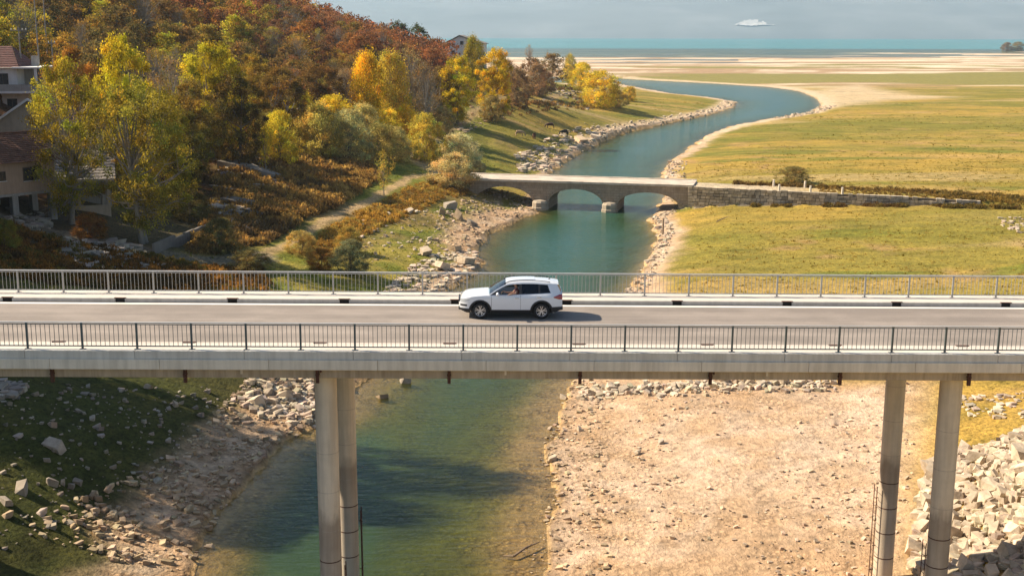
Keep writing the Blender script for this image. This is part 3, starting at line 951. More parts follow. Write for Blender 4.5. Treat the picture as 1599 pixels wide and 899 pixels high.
for i, (e0, e1) in enumerate(((arches[0][1], arches[1][0]), (arches[1][1], arches[2][0]))):
    mid, hw = (e0 + e1) / 2, (e1 - e0) / 2 + 0.12
    prof = [(hw * 1.0, -1.6), (hw * 1.0, 0.35), (hw * 0.93, 0.42), (hw * 0.93, spring + 0.1), (hw * 0.74, spring + 0.36), (0.02, spring + 0.5)]
    MB().lathe(prof, 10, c=(mid, -0.25, 0)).build('cutwater', M_STONE2, OB, smooth=False)
    for sd_ in (-1, 1):
        for q in range(4):
            s_ = mid + sd_ * (0.35 + 0.42 * q); z_ = spring + 0.35 + 0.38 * q
            MB().box(s_ - 0.16, s_ + 0.16, -0.13, 0.05, z_ - 0.10, z_ + 0.12).build('projecting_stone', M_STONE2, OB, bevel=0.03)
for q in range(4):
    s_ = arches[2][1] + 0.15 - 0.36 * q; z_ = spring + 0.25 + 0.36 * q
    MB().box(s_ - 0.16 + 0.5, s_ + 0.16 + 0.5, -0.13, 0.05, z_ - 0.10, z_ + 0.12).build('projecting_stone', M_STONE2, OB, bevel=0.03)

# retaining wall of squared blocks, right of the old bridge
RW = empty('retaining_wall', (OB_B[0], OB_B[1], 0), math.atan2(OB_U[1], OB_U[0]))
tag(RW, 'long dry limestone block wall running right from the old stone bridge', 'wall')
M_BLOCK = simple_mat('limestone_block', (0.47, 0.385, 0.27), 0.95, 0.34, 1.1, bump=0.5)
_t = NT.__new__(NT); _t.m = M_BLOCK; _t.n = M_BLOCK.node_tree.nodes; _t.l = M_BLOCK.node_tree.links; _t.b = _t.n['Principled BSDF']
_src = _t.b.inputs['Base Color'].links[0].from_socket
_a = _t.attr('leafcol'); _mr = _t.math('MAXIMUM', _a.outputs['Fac'], 0.0)
_g = _t.math('ADD', _mr, _t.math('MULTIPLY', _t.math('LESS_THAN', _mr, 0.01), 1.0))
_t.link(_t.mix(1.0, _src, _g, 'MULTIPLY'), _t.b.inputs['Base Color'])
wrng = random.Random(5)
WL = 39.0
core = MB()
P = []
for k in range(47):
    s_ = 0.62 + k * (WL - 0.62) / 46
    P.append([(s_, 0.10, 0.2), (s_, 0.10, float(wall_top(s_)) - 0.12), (s_, 0.7, float(wall_top(s_)) - 0.12)])
core.grid(P).build('core', simple_mat('wall_joint', (0.12, 0.095, 0.07), 0.95, 0.2), RW)
blk = MB(); btint = []
for c_ in range(11):
    s_ = 0.62
    while s_ < WL:
        L_ = wrng.uniform(0.45, 1.0)
        top = float(wall_top(s_ + L_ / 2))
        z1 = top - 0.42 * c_
        if z1 > 0.6 and not (c_ == 0 and s_ > 20 and wrng.random() < 0.3):
            o_ = wrng.uniform(-0.12, 0.06)
            blk.box(s_ + 0.03, s_ + L_ - 0.03, -0.12 + o_, 0.3 if c_ else 0.55, z1 - 0.375 + wrng.uniform(-.02, .03), z1 + wrng.uniform(-0.03, 0.03))
            btint += [wrng.uniform(0.62, 1.25)] * 6
        s_ += L_
b_ = blk.build('block_courses', M_BLOCK, RW, fix=False)
at_ = b_.data.attributes.new('leafcol', 'FLOAT_COLOR', 'FACE')
at_.data.foreach_set('color', np.repeat(np.array(btint, np.float32)[:, None], 4, 1).ravel())
b_['kind'] = 'stuff'
# corner quoins where the wall meets the bridge: large, picked out singly
for q in range(9):
    zq = 4.0 - 0.44 * q
    MB().box(0.0, 0.62 + 0.25 * (q % 2), -0.20, 0.4, zq - 0.42, zq - 0.02).build('quoin', M_BLOCK, RW, bevel=0.04)
# ------------------------------------------------------------------ the white car
def paint_mat(name, col, rough=0.22, coat=1.0, spec=0.5):
    t = NT(name)
    n = t.noise(t.objc(), 2.5, 3)
    t.link(t.ramp(n, [(0.3, tuple(c * 0.97 for c in col)), (0.7, col)]), t.b.inputs['Base Color'])
    t.b.inputs['Roughness'].default_value = rough
    t.b.inputs['Coat Weight'].default_value = coat
    t.b.inputs['Coat Roughness'].default_value = 0.05
    return t.m
M_WHITE = paint_mat('car_white_paint', (0.74, 0.76, 0.78))
M_BLACKP = simple_mat('black_plastic', (0.022, 0.022, 0.024), 0.55, 0.2, 6.0)
M_TYRE = simple_mat('tyre_rubber', (0.018, 0.018, 0.018), 0.8, 0.2, 6.0)
M_RIM = simple_mat('alloy', (0.62, 0.62, 0.63), 0.3, 0.06, 6.0, metal=0.8)
M_CHROME = simple_mat('chrome_trim', (0.7, 0.7, 0.7), 0.2, 0.05, 6.0, metal=0.9)
M_TAIL = paint_mat('tail_light_red', (0.32, 0.012, 0.012), 0.2)
M_LAMP = paint_mat('headlamp_glass', (0.45, 0.48, 0.50), 0.1)
M_CLOTHIN = simple_mat('car_upholstery', (0.035, 0.033, 0.034), 0.8, 0.2, 6.0)
def glass_mat(name, tint, mixf):
    t = NT(name)
    tr = t.node('ShaderNodeBsdfTransparent'); tr.inputs['Color'].default_value = tint
    gl = t.node('ShaderNodeBsdfGlossy'); gl.inputs['Roughness'].default_value = 0.03
    lw = t.node('ShaderNodeLayerWeight'); lw.inputs['Blend'].default_value = 0.5
    ms = t.node('ShaderNodeMixShader')
    t.link(t.math('ADD', t.math('MULTIPLY', t.math('POWER', lw.outputs['Facing'], 4.0), 0.7), mixf + 0.03, True), ms.inputs[0])
    t.link(tr.outputs[0], ms.inputs[1]); t.link(gl.outputs[0], ms.inputs[2])
    t.link(ms.outputs[0], t.out.inputs['Surface'])
    return t.m
M_GLASS = glass_mat('window_glass', (0.62, 0.70, 0.70, 1), 0.03)
M_GLASSD = glass_mat('tinted_glass', (0.06, 0.07, 0.08, 1), 0.02)

car_front = at_y(715.5, 480, 49.6)
CAR_Y = 50.42
CAR_X = float(car_front[0]) + 0.05
CAR = bpy.data.objects.new('car', None)
CAR.location = (CAR_X, CAR_Y, DECK - 0.17 + 0.004 - SLOPE * CAR_X)
CAR.rotation_euler = (0, math.atan(SLOPE), 0)
link(CAR)
CAR.scale = (0.957,) * 3
tag(CAR, 'white compact SUV with black lower cladding driving left across the road bridge', 'car')

AX = (0.90, 3.58); TR = 0.36; ARCH = 0.425
def smooth_poly(pts):
    xs = np.array([p[0] for p in pts]); zs = np.array([p[1] for p in pts])
    def f(x):
        # monotone-ish Catmull-Rom
        i = int(np.clip(np.searchsorted(xs, x) - 1, 0, len(xs) - 2))
        h = xs[i + 1] - xs[i]
        t = (x - xs[i]) / h
        def m(k):
            if k <= 0: return (zs[1] - zs[0]) / (xs[1] - xs[0])
            if k >= len(xs) - 1: return (zs[-1] - zs[-2]) / (xs[-1] - xs[-2])
            return (zs[k + 1] - zs[k - 1]) / (xs[k + 1] - xs[k - 1])
        return ((2 * t**3 - 3 * t**2 + 1) * zs[i] + (t**3 - 2 * t**2 + t) * h * m(i) + (-2 * t**3 + 3 * t**2) * zs[i + 1] + (t**3 - t**2) * h * m(i + 1))
    return f
hood_c = smooth_poly([(0.0, 0.74), (0.05, 0.86), (0.18, 0.97), (0.45, 1.03), (0.9, 1.075), (1.35, 1.115)])
belt = smooth_poly([(1.2, 1.055), (1.8, 1.06), (2.6, 1.085), (3.4, 1.12), (4.0, 1.155), (4.45, 1.16)])
roof_c = smooth_poly([(1.22, 1.10), (1.6, 1.345), (1.95, 1.535), (2.2, 1.615), (2.6, 1.655), (3.1, 1.665), (3.6, 1.645), (4.0, 1.612), (4.34, 1.562)])
def halfw(x, z):
    w = 0.915
    if x < 0.75: w -= 0.30 * ((0.75 - x) / 0.75) ** 2.6
    if x > 3.75: w -= 0.17 * ((x - 3.75) / 0.74) ** 2.2
    if z < 0.50: w -= 0.10 * ((0.50 - z) / 0.25) ** 2
    if 0.5 <= z <= 1.1: w += 0.018 * math.sin((z - 0.5) / 0.6 * math.pi) - 0.03 * sstepf(0.98, 1.12, z)
    if z > 1.1: w -= 0.03
    if z > 1.06:
        w -= 0.46 * (z - 1.06)
    return w
def sstepf(a, b, x):
    t = min(1, max(0, (x - a) / (b - a)))
    return t * t * (3 - 2 * t)
def zlow(x):
    z = 0.27 + 0.10 * (1 - sstepf(0.0, 0.35, x)) + 0.12 * sstepf(4.05, 4.45, x)
    for a in AX:
        if abs(x - a) < ARCH:
            z = max(z, TR + math.sqrt(ARCH ** 2 - (x - a) ** 2))
    return z
def ztop_side(x):
    if x < 1.2: return hood_c(x) - 0.045 - 0.03 * (1 - sstepf(0.0, 0.3, x))
    return belt(x) if x < 4.45 else belt(4.45)
xs_ = sorted(set([0.0, 0.015, 0.04, 0.08, 0.14, 0.22, 0.32, 4.40, 4.44, 4.47, 4.49] + [round(0.42 + 0.05 * k, 3) for k in range(80)] +
                 [round(a + ARCH * math.cos(math.pi * k / 20), 4) for a in AX for k in range(21)] + [a + s * (ARCH + 0.002) for a in AX for s in (-1, 1)]))
xs_ = [x for x in xs_ if x <= 4.49]
NZ = 12
body = MB()
for sgn in (-1, 1):
    P = []
    for x in xs_:
        z0, z1 = zlow(x), ztop_side(x)
        P.append([(x, sgn * halfw(x, z0 + (z1 - z0) * j / NZ), z0 + (z1 - z0) * j / NZ) for j in range(NZ + 1)])
    body.grid(P)
# hood and cowl; the load sill at the back
for xr in ([x for x in xs_ if x <= 1.34], [x for x in xs_ if x >= 4.36]):
    P = []
    for x in xr:
        w, z1 = halfw(x, ztop_side(x)), ztop_side(x)
        zc = hood_c(x) if x < 1.35 else z1 + 0.01
        P.append([(x, -w + 2 * w * j / 10, z1 + (zc - z1) * (1 - abs(j / 5 - 1) ** 2.5)) for j in range(11)])
    body.grid(P)
# nose and tail
for x, bulge in ((0.0, -0.05), (4.49, 0.03)):
    z0, z1 = zlow(x), ztop_side(x)
    P = []
    for j in range(NZ + 1):
        z = z0 + (z1 - z0) * j / NZ
        w = halfw(x, z)
        P.append([(x + bulge * (1 - (k / 5 - 1) ** 2) * (1 if 0 < j < NZ else 0.6), -w + 2 * w * k / 10, z) for k in range(11)])
    body.grid(P)
bo = body.build('body', M_WHITE, CAR, smooth=True)
bo.data.polygons.foreach_set('use_smooth', np.ones(len(bo.data.polygons), bool))
def side_patch(x0, x1, zlo, zhi, off, nx=24, nz=6, sgn=-1):
    P = []
    for i in range(nx + 1):
        x = x0 + (x1 - x0) * i / nx
        a, b = zlo(x), zhi(x)
        P.append([(x, sgn * (halfw(x, a + (b - a) * j / nz) + off), a + (b - a) * j / nz) for j in range(nz + 1)])
    return P
roof_e = lambda x: roof_c(x) - 0.05 - 0.02 * sstepf(1.9, 2.4, x)
win_t = lambda x: roof_e(x) - 0.065
C_ = lambda v: (lambda x: v)
for sgn in (-1, 1):
    # pillars and roof rail of the cabin side
    MB().grid(side_patch(1.30, 4.24, win_t, roof_e, 0.0, 40, 2, sgn)).build('cabin_side', M_WHITE, CAR, smooth=True)
    rear_b = lambda x: max(belt(x), 0)
    def dp_lo(x): return belt(x)
    P = []
    for i in range(13):
        u = i / 12
        row = []
        for j in range(7):
            t_ = j / 6
            z = belt(4.0) + (roof_e(4.1) - belt(4.0)) * t_
            xa = 3.98 - 0.13 * t_ - 0.02 * math.sin(t_ * 3.1); xb = 4.44 - 0.20 * t_
            x = xa + (xb - xa) * u
            row.append((x, sgn * (halfw(min(x, 4.3), z) - 0.02 * sstepf(4.3, 4.45, x)), z))
        P.append(row)
    MB().grid(P).build('rear_pillar', M_WHITE, CAR, smooth=True)
    MB().grid(side_patch(2.60, 2.71, belt, win_t, 0.003, 3, 5, sgn)).build('door_pillar', M_BLACKP, CAR)
    MB().grid(side_patch(3.44, 3.52, belt, win_t, 0.003, 3, 5, sgn)).build('door_pillar', M_BLACKP, CAR)
    wl_lo = lambda x: belt(x) + 0.004
    if sgn > 0:
        MB().grid(side_patch(1.40, 2.60, wl_lo, lambda x: max(win_t(x), wl_lo(x) + 0.002), -0.006, 20, 4, sgn)).build('front_window', M_GLASSD, CAR)
    MB().grid(side_patch(1.36, 1.66, wl_lo, lambda x: max(win_t(x), wl_lo(x) + 0.002), 0.002, 8, 3, sgn)).build('mirror_triangle', M_BLACKP, CAR)
    MB().grid(side_patch(2.71, 3.44, wl_lo, win_t, -0.006, 16, 4, sgn)).build('rear_window_side', M_GLASSD, CAR)
    MB().grid(side_patch(3.52, 3.97, wl_lo, lambda x: win_t(x) - 0.10 * sstepf(3.72, 3.97, x), -0.004, 12, 4, sgn)).build('quarter_window', M_GLASSD, CAR)
    MB().grid(side_patch(1.40, 3.98, lambda x: belt(x) - 0.006, lambda x: belt(x) + 0.014, 0.008, 40, 1, sgn)).build('window_trim', M_CHROME if sgn < 0 else M_BLACKP, CAR)
    # cladding: sill and arches
    MB().grid(side_patch(AX[0] + ARCH + 0.04, AX[1] - ARCH - 0.04, C_(0.25), C_(0.415), 0.012, 30, 3, sgn)).build('sill_cladding', M_BLACKP, CAR)
    MB().grid(side_patch(4.02, 4.485, lambda x: max(zlow(x), 0.30), C_(0.55), 0.012, 10, 3, sgn)).build('rear_cladding', M_BLACKP, CAR)
    MB().grid(side_patch(0.02, 0.46, lambda x: zlow(x) - 0.01, lambda x: 0.46, 0.010, 10, 3, sgn)).build('front_cladding', M_BLACKP, CAR)
    for a in AX:
        P = []
        for k in range(25):
            th = math.pi * (-0.06 + 1.12 * k / 24)
            row = []
            for r_ in (ARCH - 0.005, ARCH + 0.075):
                x, z = a + r_ * math.cos(th), TR + r_ * math.sin(th)
                x = min(max(x, 0.02), 4.47)
                row.append((x, sgn * (halfw(x, z) + 0.014), z))
            x, z = a + (ARCH - 0.005) * math.cos(th), TR + (ARCH - 0.005) * math.sin(th)
            row = [(x, sgn * 0.62, z)] + row
            P.append(row)
        MB().grid(P).build('wheel_arch', M_BLACKP, CAR)
    # doors: seams slightly proud, with handles
    for x0, x1, nm in ((1.40, 2.655, 'front_door'), (2.665, 3.62, 'rear_door')):
        d_ = MB()
        up = lambda x: belt(x) - 0.012
        def lo_(x, nm=nm):
            z = 0.425
            if nm == 'rear_door' and abs(x - AX[1]) < ARCH + 0.07:
                z = max(z, TR + math.sqrt((ARCH + 0.07) ** 2 - (x - AX[1]) ** 2))
            return z
        dd = d_.grid(side_patch(x0, x1, lo_, up, 0.004, 30, 8, sgn)).build(nm, M_WHITE, CAR, smooth=True)
        sx0 = x0 - 0.009
        gap = MB()
        gap.grid([[(xx, sgn * (halfw(xx, 0.43 + (belt(xx) - 0.45) * j / 8) + 0.0035), 0.43 + (belt(xx) - 0.45) * j / 8) for j in range(9)] for xx in (x0 - 0.012, x0 - 0.001)])
        gap.build('door_gap', M_DARK, dd)
        hx = x1 - 0.24
        hz_ = belt(hx) - 0.13
        MB().box(hx, hx + 0.18, *sorted((sgn * (halfw(hx, hz_) + 0.005), sgn * (halfw(hx, hz_) + 0.035))), hz_ - 0.018, hz_ + 0.018).build('handle', M_CHROME, dd, bevel=0.008)
    # mirror
    mm = MB()
    for i in range(7):
        pass
    mir = bmesh.new()
    bmesh.ops.create_uvsphere(mir, u_segments=14, v_segments=9, radius=1.0)
    for v in mir.verts:
        v.co = Vector((1.66 + v.co.x * 0.075, sgn * (1.02 + v.co.y * 0.12), 1.13 + v.co.z * 0.085))
    mmesh = bpy.data.meshes.new('mirror'); mir.to_mesh(mmesh); mir.free(); mmesh.materials.append(M_WHITE)
    for p in mmesh.polygons: p.use_smooth = True
    mo = mobj('mirror', mmesh, CAR)
    MB().box(1.60, 1.68, *sorted((sgn * 0.86, sgn * 0.95)), 1.06, 1.10).build('mirror_arm', M_BLACKP, mo)
    # roof rails
    rr = [(x, sgn * (halfw(x, roof_e(x)) - 0.09), roof_c(x) - 0.035 + 0.03 * (1 - ((x - 2.95) / 1.05) ** 6)) for x in np.linspace(1.95, 3.95, 24)]
    MB().tube(rr, 0.016, 6).build('roof_rail', M_BLACKP, CAR)
    # lamps
    P = []
    for i in range(9):
        x = 0.035 + 0.42 * i / 8
        zc = 0.80 + 0.05 * i / 8
        h_ = 0.065 * (1 - (i / 8) ** 2) + 0.006
        P.append([(x, sgn * (halfw(x, zc + h_ * (j / 2 - 1)) + 0.006), zc + h_ * (j / 2 - 1)) for j in range(5)])
    MB().grid(P).build('headlight', M_LAMP, CAR)
    P = []
    for i in range(7):
        x = 4.10 + 0.385 * i / 6
        h_ = 0.02 + 0.085 * min(1, i / 4)
        P.append([(x, sgn * (halfw(x, 0.98 + h_ * (j / 2 - 1)) + 0.006), 0.98 + h_ * (j / 2 - 1)) for j in range(5)])
    MB().grid(P).build('tail_light', M_TAIL, CAR)
    P = [[(0.03 + 0.10 * i, sgn * (halfw(0.03 + 0.10 * i, 0.56 + 0.04 * j) + 0.005), 0.56 + 0.04 * j) for j in range(3)] for i in range(4)]
    MB().grid(P).build('fog_light', M_BLACKP, CAR)
# roof, screens
def span_grid(fx0, fx1, n, lift, inset=0.0, ed=roof_e, ctr=roof_c):
    P = []
    for i in range(n + 1):
        x = fx0 + (fx1 - fx0) * i / n
        z1 = ed(x); w = halfw(x, z1) - inset
        P.append([(x, -w + 2 * w * j / 12, z1 + (ctr(x) + lift - z1) * (1 - abs(j / 6 - 1) ** 2.2)) for j in range(13)])
    return P
MB().grid(span_grid(2.02, 4.33, 26, 0.0)).build('roof', M_WHITE, CAR, smooth=True)
MB().grid(span_grid(2.02, 3.3, 10, 0.004, 0.24, lambda x: roof_c(x) - 0.004)).build('sunroof', M_GLASSD if False else M_WHITE, CAR, smooth=True)
MB().grid(span_grid(1.27, 2.02, 12, 0.0, 0.02)).build('windscreen', M_GLASS, CAR, smooth=True)
P = []
for i in range(9):
    u = i / 8
    x = 4.25 + 0.20 * u; z = roof_e(4.22) + (belt(4.4) - roof_e(4.22)) * u
    w = halfw(4.25, z) - 0.045
    P.append([(x + 0.03 * (1 - (j / 5 - 1) ** 2), -w + 2 * w * j / 10, z) for j in range(11)])
MB().grid(P).build('rear_screen', glass_mat('rear_glass', (0.10, 0.16, 0.18, 1), 0.10), CAR, smooth=True)
MB().box(4.25, 4.335, -0.46, 0.46, 1.515, 1.532).build('spoiler', M_BLACKP, CAR)
MB().tube([(3.92, 0, 1.61), (4.02, 0, 1.70)], [0.03, 0.008], 6).build('antenna', M_BLACKP, CAR)
MB().box(-0.055, 0.02, -0.55, 0.55, 0.70, 0.80).build('grille', M_BLACKP, CAR, bevel=0.01)
MB().lathe([(0.0, 0.0), (0.055, 0.0), (0.055, 0.01), (0.045, 0.012), (0.045, 0.006), (0.0, 0.006)], 20, axis='y').build('emblem', M_CHROME, CAR, loc=(-0.06, 0, 0.76)).rotation_euler = (0, 0, -math.pi / 2)
MB().box(-0.045, 0.05, -0.62, 0.62, 0.36, 0.50).build('lower_grille', M_BLACKP, CAR, bevel=0.015)
MB().box(4.40, 4.525, -0.72, 0.72, 0.38, 0.56).build('rear_bumper_cladding', M_BLACKP, CAR, bevel=0.02)
MB().box(4.50, 4.53, -0.26, 0.26, 0.80, 0.91).build('number_plate', M_WHITE, CAR)
# inside
ib = MB().box(1.30, 4.25, -0.74, 0.74, 0.34, 0.66)
ib.box(1.28, 1.62, -0.74, 0.74, 0.66, 1.02)
ib.box(3.40, 4.2, -0.72, 0.72, 0.66, 1.02)
ib.box(0.35, 4.30, -0.60, 0.60, 0.30, 0.62)
ib.build('interior', M_CLOTHIN, CAR)
for yy in (-0.37, 0.37):
    st = MB().box(2.15, 2.68, yy - 0.25, yy + 0.25, 0.66, 0.80)
    st.prism([(2.60, 0.78), (2.74, 0.78), (2.90, 1.30), (2.80, 1.32)], yy - 0.24, yy + 0.24)
    st.prism([(2.80, 1.33), (2.88, 1.33), (2.93, 1.47), (2.84, 1.47)], yy - 0.12, yy + 0.12)
    st.build('seat', M_CLOTHIN, CAR, bevel=0.03)
MB().box(2.95, 3.45, -0.68, 0.68, 0.66, 0.85).box(3.35, 3.48, -0.66, 0.66, 0.85, 1.36).build('rear_seat', M_CLOTHIN, CAR, bevel=0.03)
sw = bmesh.new()
tor = MB().tube([(1.82 + 0.07 * math.sin(2 * math.pi * k / 24) , -0.37 + 0.18 * math.cos(2 * math.pi * k / 24), 0.98 + 0.17 * math.sin(2 * math.pi * k / 24)) for k in range(25)], 0.016, 6)
tor.tube([(1.82, -0.55, 0.98), (1.82, -0.19, 0.98)], 0.014, 5).build('steering_wheel', M_BLACKP, CAR)
# wheels
tyre_m = MB().lathe([(0.24, -0.10), (0.30, -0.115), (0.335, -0.10), (TR, -0.06), (TR, 0.06), (0.335, 0.10), (0.30, 0.115), (0.24, 0.10)], 40, axis='y').mesh('tyre', M_TYRE, smooth=True)
rim = MB().lathe([(0.245, -0.085), (0.235, -0.10), (0.222, -0.085), (0.215, 0.05), (0.245, 0.09)], 40, axis='y')
rim.lathe([(0.001, -0.075), (0.045, -0.078), (0.06, -0.06), (0.06, 0.0)], 20, axis='y')
for k in range(5):
    th0 = 2 * math.pi * k / 5 + 0.31
    for dth, w_ in ((-0.24, 0.016), (0.24, 0.016)):
        th = th0 + dth
        a0 = th0 + dth * 0.45
        p0 = Vector((math.cos(a0) * 0.045, -0.07, math.sin(a0) * 0.045)); p1 = Vector((math.cos(th) * 0.225, -0.088, math.sin(th) * 0.225))
        d_ = (p1 - p0).normalized(); nrm = d_.cross(Vector((0, 1, 0))).normalized()
        A = [p0 + nrm * w_, p0 - nrm * w_, p1 - nrm * w_ * 1.2, p1 + nrm * w_ * 1.2]
        B = [v + Vector((0, 0.03, 0)) for v in A]
        rim.add(A + B, [(0, 1, 2, 3), (4, 7, 6, 5), (0, 4, 5, 1), (1, 5, 6, 2), (2, 6, 7, 3), (3, 7, 4, 0)])
rim_m = rim.mesh('rim', M_RIM)
disc_m = MB().lathe([(0.001, -0.02), (0.22, -0.02), (0.22, 0.02), (0.001, 0.02)], 28, axis='y').mesh('brake_disc', simple_mat('brake_dark', (0.03, 0.03, 0.03), 0.6))  # near-black disc filling the rim behind the spokes
for a in AX:
    for sgn in (-1, 1):
        w = bpy.data.objects.new('wheel', tyre_m)
        w.location = (a, sgn * 0.80, TR)
        if sgn > 0: w.rotation_euler = (0, 0, math.pi)
        link(w, CAR)
        mobj('rim', rim_m, w); mobj('brake_disc', disc_m, w)
MB().box(0.5, 4.0, -0.70, 0.70, 0.24, 0.36).build('underbody', M_BLACKP, CAR)

# ------------------------------------------------------------------ the driver, arm out of the open window
def skin_body(name, verts, edges, radii, mat, parent=None, sub=1, root=0):
    me = bpy.data.meshes.new(name)
    me.from_pydata(verts, edges, [])
    o = bpy.data.objects.new(name, me)
    link(o, parent)
    sk = o.modifiers.new('skin', 'SKIN')
    for v, r in zip(me.skin_vertices[0].data, radii):
        v.radius = (r, r) if not isinstance(r, tuple) else r
    me.skin_vertices[0].data[root].use_root = True
    ss_ = o.modifiers.new('sub', 'SUBSURF'); ss_.levels = sub; ss_.render_levels = sub
    dg = bpy.context.evaluated_depsgraph_get()
    nm = bpy.data.meshes.new_from_object(o.evaluated_get(dg))
    o.modifiers.clear()
    o.data = nm
    nm.materials.clear(); nm.materials.append(mat)
    for p in nm.polygons: p.use_smooth = True
    return o
M_SKIN = simple_mat('skin', (0.50, 0.28, 0.19), 0.55, 0.08, 8.0)
M_SHIRT = simple_mat('dark_red_shirt', (0.12, 0.035, 0.04), 0.85, 0.15, 8.0)
M_JEANS = simple_mat('blue_jeans', (0.04, 0.07, 0.14), 0.85, 0.15, 8.0)
M_HAIR = simple_mat('brown_hair', (0.06, 0.03, 0.018), 0.6, 0.3, 12.0)
DR = empty('person', (0, 0, 0))
DR.location = CAR.location; DR.rotation_euler = CAR.rotation_euler; DR.scale = CAR.scale
tag(DR, 'driver in dark red shirt leaning a bare arm out of the car window', 'person')
# one continuous body: pelvis, spine, neck, head, both arms, legs
dy = -0.40
bv = [(2.50, dy, 0.86), (2.52, dy, 1.02), (2.53, dy - 0.02, 1.18), (2.50, dy - 0.02, 1.26), (2.47, dy - 0.03, 1.34), (2.45, dy - 0.04, 1.42), (2.45, dy - 0.04, 1.49),
      (2.51, dy - 0.19, 1.20), (2.46, dy - 0.37, 1.11), (2.26, dy - 0.50, 1.13), (2.18, dy - 0.53, 1.12),
      (2.50, dy + 0.17, 1.20), (2.34, dy + 0.24, 1.03), (2.08, dy + 0.14, 1.05), (1.90, dy + 0.12, 1.10),
      (2.30, dy - 0.10, 0.84), (2.02, dy - 0.12, 0.90), (1.80, dy - 0.12, 0.62), (2.30, dy + 0.10, 0.84), (2.02, dy + 0.12, 0.90), (1.78, dy + 0.12, 0.62)]
be = [(0, 1), (1, 2), (2, 3), (3, 4), (4, 5), (5, 6), (2, 7), (7, 8), (8, 9), (9, 10), (2, 11), (11, 12), (12, 13), (13, 14), (0, 15), (15, 16), (16, 17), (0, 18), (18, 19), (19, 20)]
br_ = [0.14, 0.14, 0.15, 0.062, 0.058, 0.088, 0.075, 0.065, 0.046, 0.036, 0.03, 0.065, 0.046, 0.036, 0.03, 0.085, 0.07, 0.05, 0.085, 0.07, 0.05]
skin_body('body', bv, be, br_, M_SKIN, DR)
skin_body('shirt', [(2.50, dy, 0.84), (2.52, dy, 1.02), (2.53, dy - 0.02, 1.18), (2.51, dy - 0.18, 1.205), (2.485, dy - 0.28, 1.155), (2.50, dy + 0.17, 1.205), (2.42, dy + 0.21, 1.12)],
          [(0, 1), (1, 2), (2, 3), (3, 4), (2, 5), (5, 6)], [0.165, 0.165, 0.168, 0.09, 0.068, 0.09, 0.068], M_SHIRT, DR)
skin_body('trousers', [(2.50, dy, 0.84), (2.30, dy - 0.10, 0.84), (2.02, dy - 0.12, 0.90), (1.80, dy - 0.12, 0.62), (2.30, dy + 0.10, 0.84), (2.02, dy + 0.12, 0.90), (1.78, dy + 0.12, 0.62)],
          [(0, 1), (1, 2), (2, 3), (0, 4), (4, 5), (5, 6)], [0.16, 0.10, 0.085, 0.065, 0.10, 0.085, 0.065], M_JEANS, DR)
skin_body('hair', [(2.50, dy - 0.04, 1.40), (2.49, dy - 0.04, 1.47), (2.45, dy - 0.04, 1.525)], [(0, 1), (1, 2)], [0.075, 0.092, 0.07], M_HAIR, DR)
skin_body('nose', [(2.37, dy - 0.045, 1.44), (2.345, dy - 0.045, 1.415)], [(0, 1)], [0.012, 0.016], M_SKIN, DR)
for hx, hy, hz_, ddx, ddy in ((2.18, dy - 0.53, 1.12, -1, -0.25), (1.90, dy + 0.12, 1.10, -0.3, -0.6)):
    for q in range(5):
        o_ = (q - 1.5) * 0.019 if q < 4 else 0.05
        L_ = (0.075, 0.085, 0.08, 0.062, 0.05)[q]
        z0 = hz_ - 0.005
        a = (hx + 0.015, hy + o_ * 0.8, z0)
        b = (hx - L_ * 0.6, hy + o_ + ddy * 0.01, z0 - 0.012); c = (hx - L_, hy + o_ + ddy * 0.02, z0 - 0.045)
        skin_body('thumb' if q == 4 else 'finger', [a, b, c], [(0, 1), (1, 2)], [0.011, 0.009, 0.008], M_SKIN, DR)
# ------------------------------------------------------------------ foliage
def leaf_mat(name, trans=0.4):
    t = NT(name)
    t.n.remove(t.b)
    oi = t.node('ShaderNodeObjectInfo')
    lc = t.attr('leafcol')
    c = t.mix(1.0, oi.outputs['Color'], lc.outputs['Color'], 'MULTIPLY')
    d = t.node('ShaderNodeBsdfDiffuse'); tr = t.node('ShaderNodeBsdfTranslucent')
    t.link(c, d.inputs['Color'])
    c2 = t.mix(1.0, c, (1.25, 1.1, 0.7, 1), 'MULTIPLY')
    t.link(c2, tr.inputs['Color'])
    ms = t.node('ShaderNodeMixShader'); ms.inputs[0].default_value = trans
    t.link(d.outputs[0], ms.inputs[1]); t.link(tr.outputs[0], ms.inputs[2])
    t.link(ms.outputs[0], t.out.inputs['Surface'])
    return t.m
M_LEAF = leaf_mat('leaves', 0.45)
M_BARK = simple_mat('bark', (0.16, 0.125, 0.095), 0.95, 0.35, 2.0, bump=0.4)
M_BARKP = simple_mat('pale_bark', (0.34, 0.29, 0.23), 0.95, 0.3, 2.0, bump=0.4)

def leaf_quads(rs, C, size, up=0.3, asp=0.62, vert=False):
    """C (n,3) centres -> quads, random orientation; vert: upright blades"""
    n = len(C)
    if vert:
        u = rs.normal(size=(n, 3)) * np.array((0.35, 0.35, 0.12)) + np.array((0, 0, 1.0))
    else:
        u = rs.normal(size=(n, 3))
    u /= np.linalg.norm(u, axis=1, keepdims=True)
    w = rs.normal(size=(n, 3)); w[:, 2] += up
    v = np.cross(u, w); v /= np.linalg.norm(v, axis=1, keepdims=True) + 1e-9
    s = (size * rs.uniform(0.6, 1.35, n))[:, None]
    a, b = u * s * 0.5, v * s * asp * 0.5
    V = np.stack([C - a, C - b + a * 0.1, C + a, C + b + a * 0.1], 1).reshape(-1, 3)
    Fq = np.arange(4 * n).reshape(n, 4)
    return V, Fq

